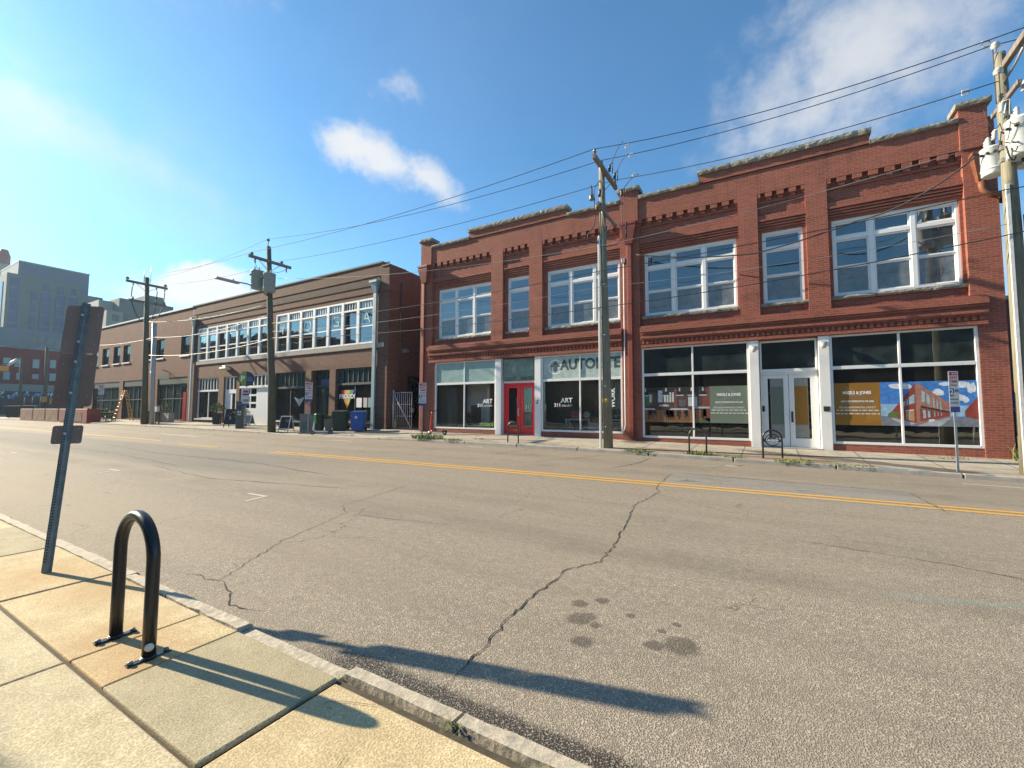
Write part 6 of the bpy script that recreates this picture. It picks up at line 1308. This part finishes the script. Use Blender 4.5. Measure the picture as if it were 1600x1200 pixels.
mb = MB(); mb.box(-53.4,-51.9,14.9,16.4,gz(-52.6,15.5)+.65,gz(-52.6,15.5)+.8); o = mb.build('black_crate', M['dark'], bevel=.03); tag(o, 'black tray lying on top of posts behind the red barricade', 'tray')
# signals and lamps at the crossing
q = thing('traffic_signal', 'dark signal pole with yellow traffic signal heads at the crossing', 'traffic signal', (-95,21.8,1)); MB().tube([(-95,21.8,.5),(-95,21.55,11.0)], [.24,.18], 10).build('pole', M['poledark'], q)
for px, py in ((80,627),(68,624)): a = PXX(px, py, -94.6); mb = MB(); mb.box(-94.8,-94.3,a.y-.28,a.y+.28,a.z-.45,a.z+.45); mb.build('signal_head', M['orange'], q, bevel=.06)
q = thing('street_lamp', 'dark lamp post with a pale slanting lamp head at far left', 'street lamp', (-95,19.1,1)); MB().tube([(-95,19.2,.5),(-95,19.0,9.0)], [.2,.15], 10).build('post', M['poledark'], q); a, b_ = PXX(12,572,-94), PXX(26,561,-94); mb = MB(); mb.tube([a, a.lerp(b_,.5), b_], [.10,.22,.12], 8); mb.build('lamp_head', M['signwhite'], q); MB().tube([(-95,19.0,8.9), b_], .06, 6).build('arm', M['galvdull'], q)
a = PXX(4,575,-95); q = thing('traffic_signal', 'yellow traffic signal hanging at the far left edge', 'traffic signal', (-95,a.y,a.z)); MB().box(-95.2,-94.8,a.y-.5,a.y+.6,a.z-.45,a.z+.3).build('signal_head', M['orange'], q, bevel=.06); MB().tube([(-95,a.y-3,a.z+.6),(-95,19.0,a.z+.7)], .05, 6).build('span_wire', M['wire'], q)
for i in range(5):
    a = PXX(37+12.5*i, 640, -88); o = MB().tube([(-88,a.y,.5),(-88,a.y+.05,3.2)], .06, 6).build('fence_post', M['dark']); tag(o, 'slim dark post standing before the graffiti wall', 'post', 'posts before the graffiti wall')
# alley gate
zz = gz(-18,17.7)-.02; q = thing('metal_gate', 'white barred metal gate with a diagonal brace across the alley', 'gate', (-18.2,18.0,zz)); g = MB(); xa, xb = -18.28, -16.9; zt = 2.55; g.tube([(xa,18,zz),(xa,18,zt+.15)], .05, 8); g.tube([(xb,18,zz+.08),(xb,18,zt)], .02, 6)
for z in (zz+.1,zz+.75,zz+1.4,zt): g.tube([(xa,18,z),(xb,18,z)], .018, 6)
g.tube([(xa,17.96,zt),(xb,17.96,zz+.1)], .03, 6); g.build('frame', plain('white_gate_paint', (.5,.5,.5), .5), q)
for k in range(1,9): x = xa+(xb-xa)*k/9; MB().tube([(x,18,zz+.1),(x,18,zt)], .014, 6).build('bar', MATS['white_gate_paint'], q)
MB().box(xb-.03,xb+.13,17.94,18.06,zz+.95,zz+1.2).build('lock_box', M['galv'], q)
o = MB().lathe([(.09,0),(.09,.3),(.05,.5),(.03,.62)], (-17.95,17.85,zz), 8).build('hydrant_pipe', M['cardboard']); tag(o, 'short rusty standpipe at the foot of the alley gate', 'standpipe')
# kerbside weeds, one thing per clump
def weed(x, y, r, h, n, label):
    z = gz(x, y); mb = MB()
    for k in range(n):
        a = rnd.uniform(0,6.28); rr = r*math.sqrt(rnd.random()); bx, by = x+rr*math.cos(a)*1.5, y+rr*math.sin(a)*.7; L = h*rnd.uniform(.4,1.1); d = Vector((rnd.gauss(0,.35),rnd.gauss(0,.35),1)).normalized(); s = Vector((rnd.gauss(0,1),rnd.gauss(0,1),0)).normalized()*min(.012, h*.07)
        p = Vector((bx,by,z-.01)); m_ = p+d*L*.6; t = p+d*L+Vector((rnd.gauss(0,.05),rnd.gauss(0,.05),-.02)); mb._add([p-s,p+s,m_+s*.8,m_-s*.8,t], [(0,1,2,3),(3,2,4)])
    o = mb.build('weed_clump', M['weed']); tag(o, label, 'weeds', 'weeds along the far kerb')
for x, y, r, h, n, lb in ((-12.9,14.75,.55,.26,420,'large bright weed clump on the kerb corner by the alley'),(-13.9,15.6,.5,.12,160,'thin weeds beside the parking sign post at the alley corner'),(-11.35,14.55,.3,.15,110,'small weed clump at the kerb in front of the left gallery window'),(-10.6,15.4,.2,.12,50,'tiny weed tuft before the gallery post'),(-8.1,14.5,.15,.08,40,'sparse weed tuft at the kerb before the red doors'),(-3.7,14.5,.35,.14,150,'weed clump at the kerb right of the riser pipe pole'),(-1.9,14.75,.3,.18,140,'weed clump at the foot of the middle bike rack'),(-.95,14.55,.2,.12,70,'weed tuft at the kerb before the sage green banner'),(.55,14.5,.32,.14,150,'weed clump at the kerb right of the emblem rack'),(.3,16.0,.25,.08,70,'flat weed patch on the walk before the white doors'),(1.45,14.5,.22,.10,70,'weed tuft at the kerb left of the blue paint'),(2.0,14.5,.25,.10,70,'weed tuft touching the blue kerb paint'),(4.4,17.2,.4,.10,90,'weed patch at the foot of the corner building wall'),(6.3,17.3,.4,.5,260,'tall weeds at the right corner of the red building')): weed(x, y, r, h, n, lb)
for x, y, r, h, n, lb in ((-1.27,1.655,.03,.03,22,'tiny green tuft in the near kerb gap beside the wet gutter'),(-2.03,1.645,.02,.018,10,'moss like tuft at the corner of the grey slab'),(-.75,1.66,.04,.03,22,'tiny tuft in the near kerb gap at the bottom of the view')):
    weed(x, y, r, h, n, lb)
# side street beyond the corner: parked car and a plain wall
q = thing('parked_car', 'black parked car just visible behind the right corner of the red building', 'car', (9.2,25,.2)); z = .18
prof = [(-2.1,.35),(-2.15,.75),(-1.9,.95),(-1.2,1.05),(-.6,1.55),(.7,1.6),(1.5,1.1),(2.1,1.0),(2.2,.6),(2.15,.35)]
mb = MB(); mb.extr([(8.1,25+a,z+b_) for a, b_ in prof], (1.8,0,0)); mb.build('body', M['carblack'], q, bevel=.08, seg=3); mb = MB(); mb.box(8.085,8.099,24.55,25.55,z+1.1,z+1.48); mb.build('window', M['g_tower'], q)
for yy in (23.7,26.4):
    for xx in (8.12,9.88): w_ = MB().lathe([(0,-.11),(.30,-.11),(.34,-.06),(.34,.06),(.30,.11),(0,.11)], (xx,yy,z+.33), 20, d=(1,0,0)).build('wheel', M['rubber'], q); MB().lathe([(0,-.13),(.2,-.125),(.2,.125),(0,.13)], (xx,yy,z+.33), 16, d=(1,0,0)).build('rim', M['galv'], w_)
q = thing('brick_building', 'plain brick side building with a red fascia beyond the right corner', 'building', (16,34,0)); MB().box(7,30,33,45,-.3,7.5).build('wall', M['brickC'], q); MB().box(7.2,29,32.9,32.99,2.6,3.0).build('fascia', M['carred'], q); MB().box(7.4,28,32.92,32.99,.4,2.55).build('shop_window', M['g_tower'], q); MB().box(7,30,32.8,33,7.501,7.7).build('coping', M['conc'], q)
# trees on the near side, beyond the left edge of the view
def tree(label, x, y, H, R_, n, zc=.62):
    q = thing('street_tree', label, 'tree', (0,0,0), 'trees on the near side of the street'); mb = MB(); mb.tube([(0,0,-.1),(.05,0,H*.3),(-.05,.05,H*.6),(0,0,H*.85)], [.20,.16,.10,.03], 10)
    for k in range(7): a = k*2.4; z1 = H*(.32+.06*k); mb.tube([(0,0,z1),(R_*.4*math.cos(a),R_*.4*math.sin(a),z1+H*.12),(R_*.75*math.cos(a),R_*.75*math.sin(a),z1+H*.17)], [.07,.05,.02], 6)
    mb.build('trunk', M['poledark'], q); lf = MB(); rr = random.Random(5)
    for k in range(16): c = (rr.gauss(0,R_*.42), rr.gauss(0,R_*.42), H*zc+rr.gauss(0,H*.14)); leafy(lf, c, R_*.42, R_*.36, n//16, .30, .18, .1)
    lf.build('crown', M['treeleaf'], q); q.location = (x, y, .13); return q
T1 = tree('dark leafy street tree on the near pavement, left of the view', -26, -4.5, 8.0, 2.6, 3600)
for i, (x, y, s) in enumerate(((-40,-5,1.1),(-55,-4.6,1.2),(-78,-5.2,1.5),(-95,-5,1.6))):
    c = dup(T1, ['second','third','fourth','fifth'][i]+' leafy street tree along the near pavement, left of the view', (x, y, .13), i*1.3); c.scale = (s, s, s)
for lab, x0, x1, h in (('long low near side building to the left, behind the street trees', -68, -34, 10.4), ('taller near side brick building far to the left, behind the street trees', -150, -68.2, 14.5)):
    q = thing('brick_building', lab, 'building', ((x0+x1)/2,-14,0)); MB().box(x0,x1,-24,-8,0,h).build('wall', MATS.get('sooty_brick'), q); MB().box(x0-.05,x1+.05,-24.1,-7.8,h,h+.3).build('coping', M['conc'], q)
c = dup(T1, 'slim leafy tree added unseen left of the view to cast a soft shadow', (-13.7,-3.0,.13), .7); c.scale = (.70,.70,1.0)  # out-of-view tree put in for the soft shadow at the bottom left
# ================================================================ AIR
hz = MB().box(-380, 120, -60, 140, -1.5, 62).build('haze', None)
m = bpy.data.materials.new('thin_summer_haze'); m.use_nodes = True; hn = m.node_tree; hn.nodes.remove(hn.nodes['Principled BSDF'])
pv = hn.nodes.new('ShaderNodeVolumePrincipled'); pv.inputs['Color'].default_value = (.62,.82,1,1); pv.inputs['Density'].default_value = HAZE; pv.inputs['Anisotropy'].default_value = .35
hn.links.new(pv.outputs[0], hn.nodes['Material Output'].inputs['Volume']); hz.data.materials.clear(); hz.data.materials.append(m); tag(hz, kind='stuff')
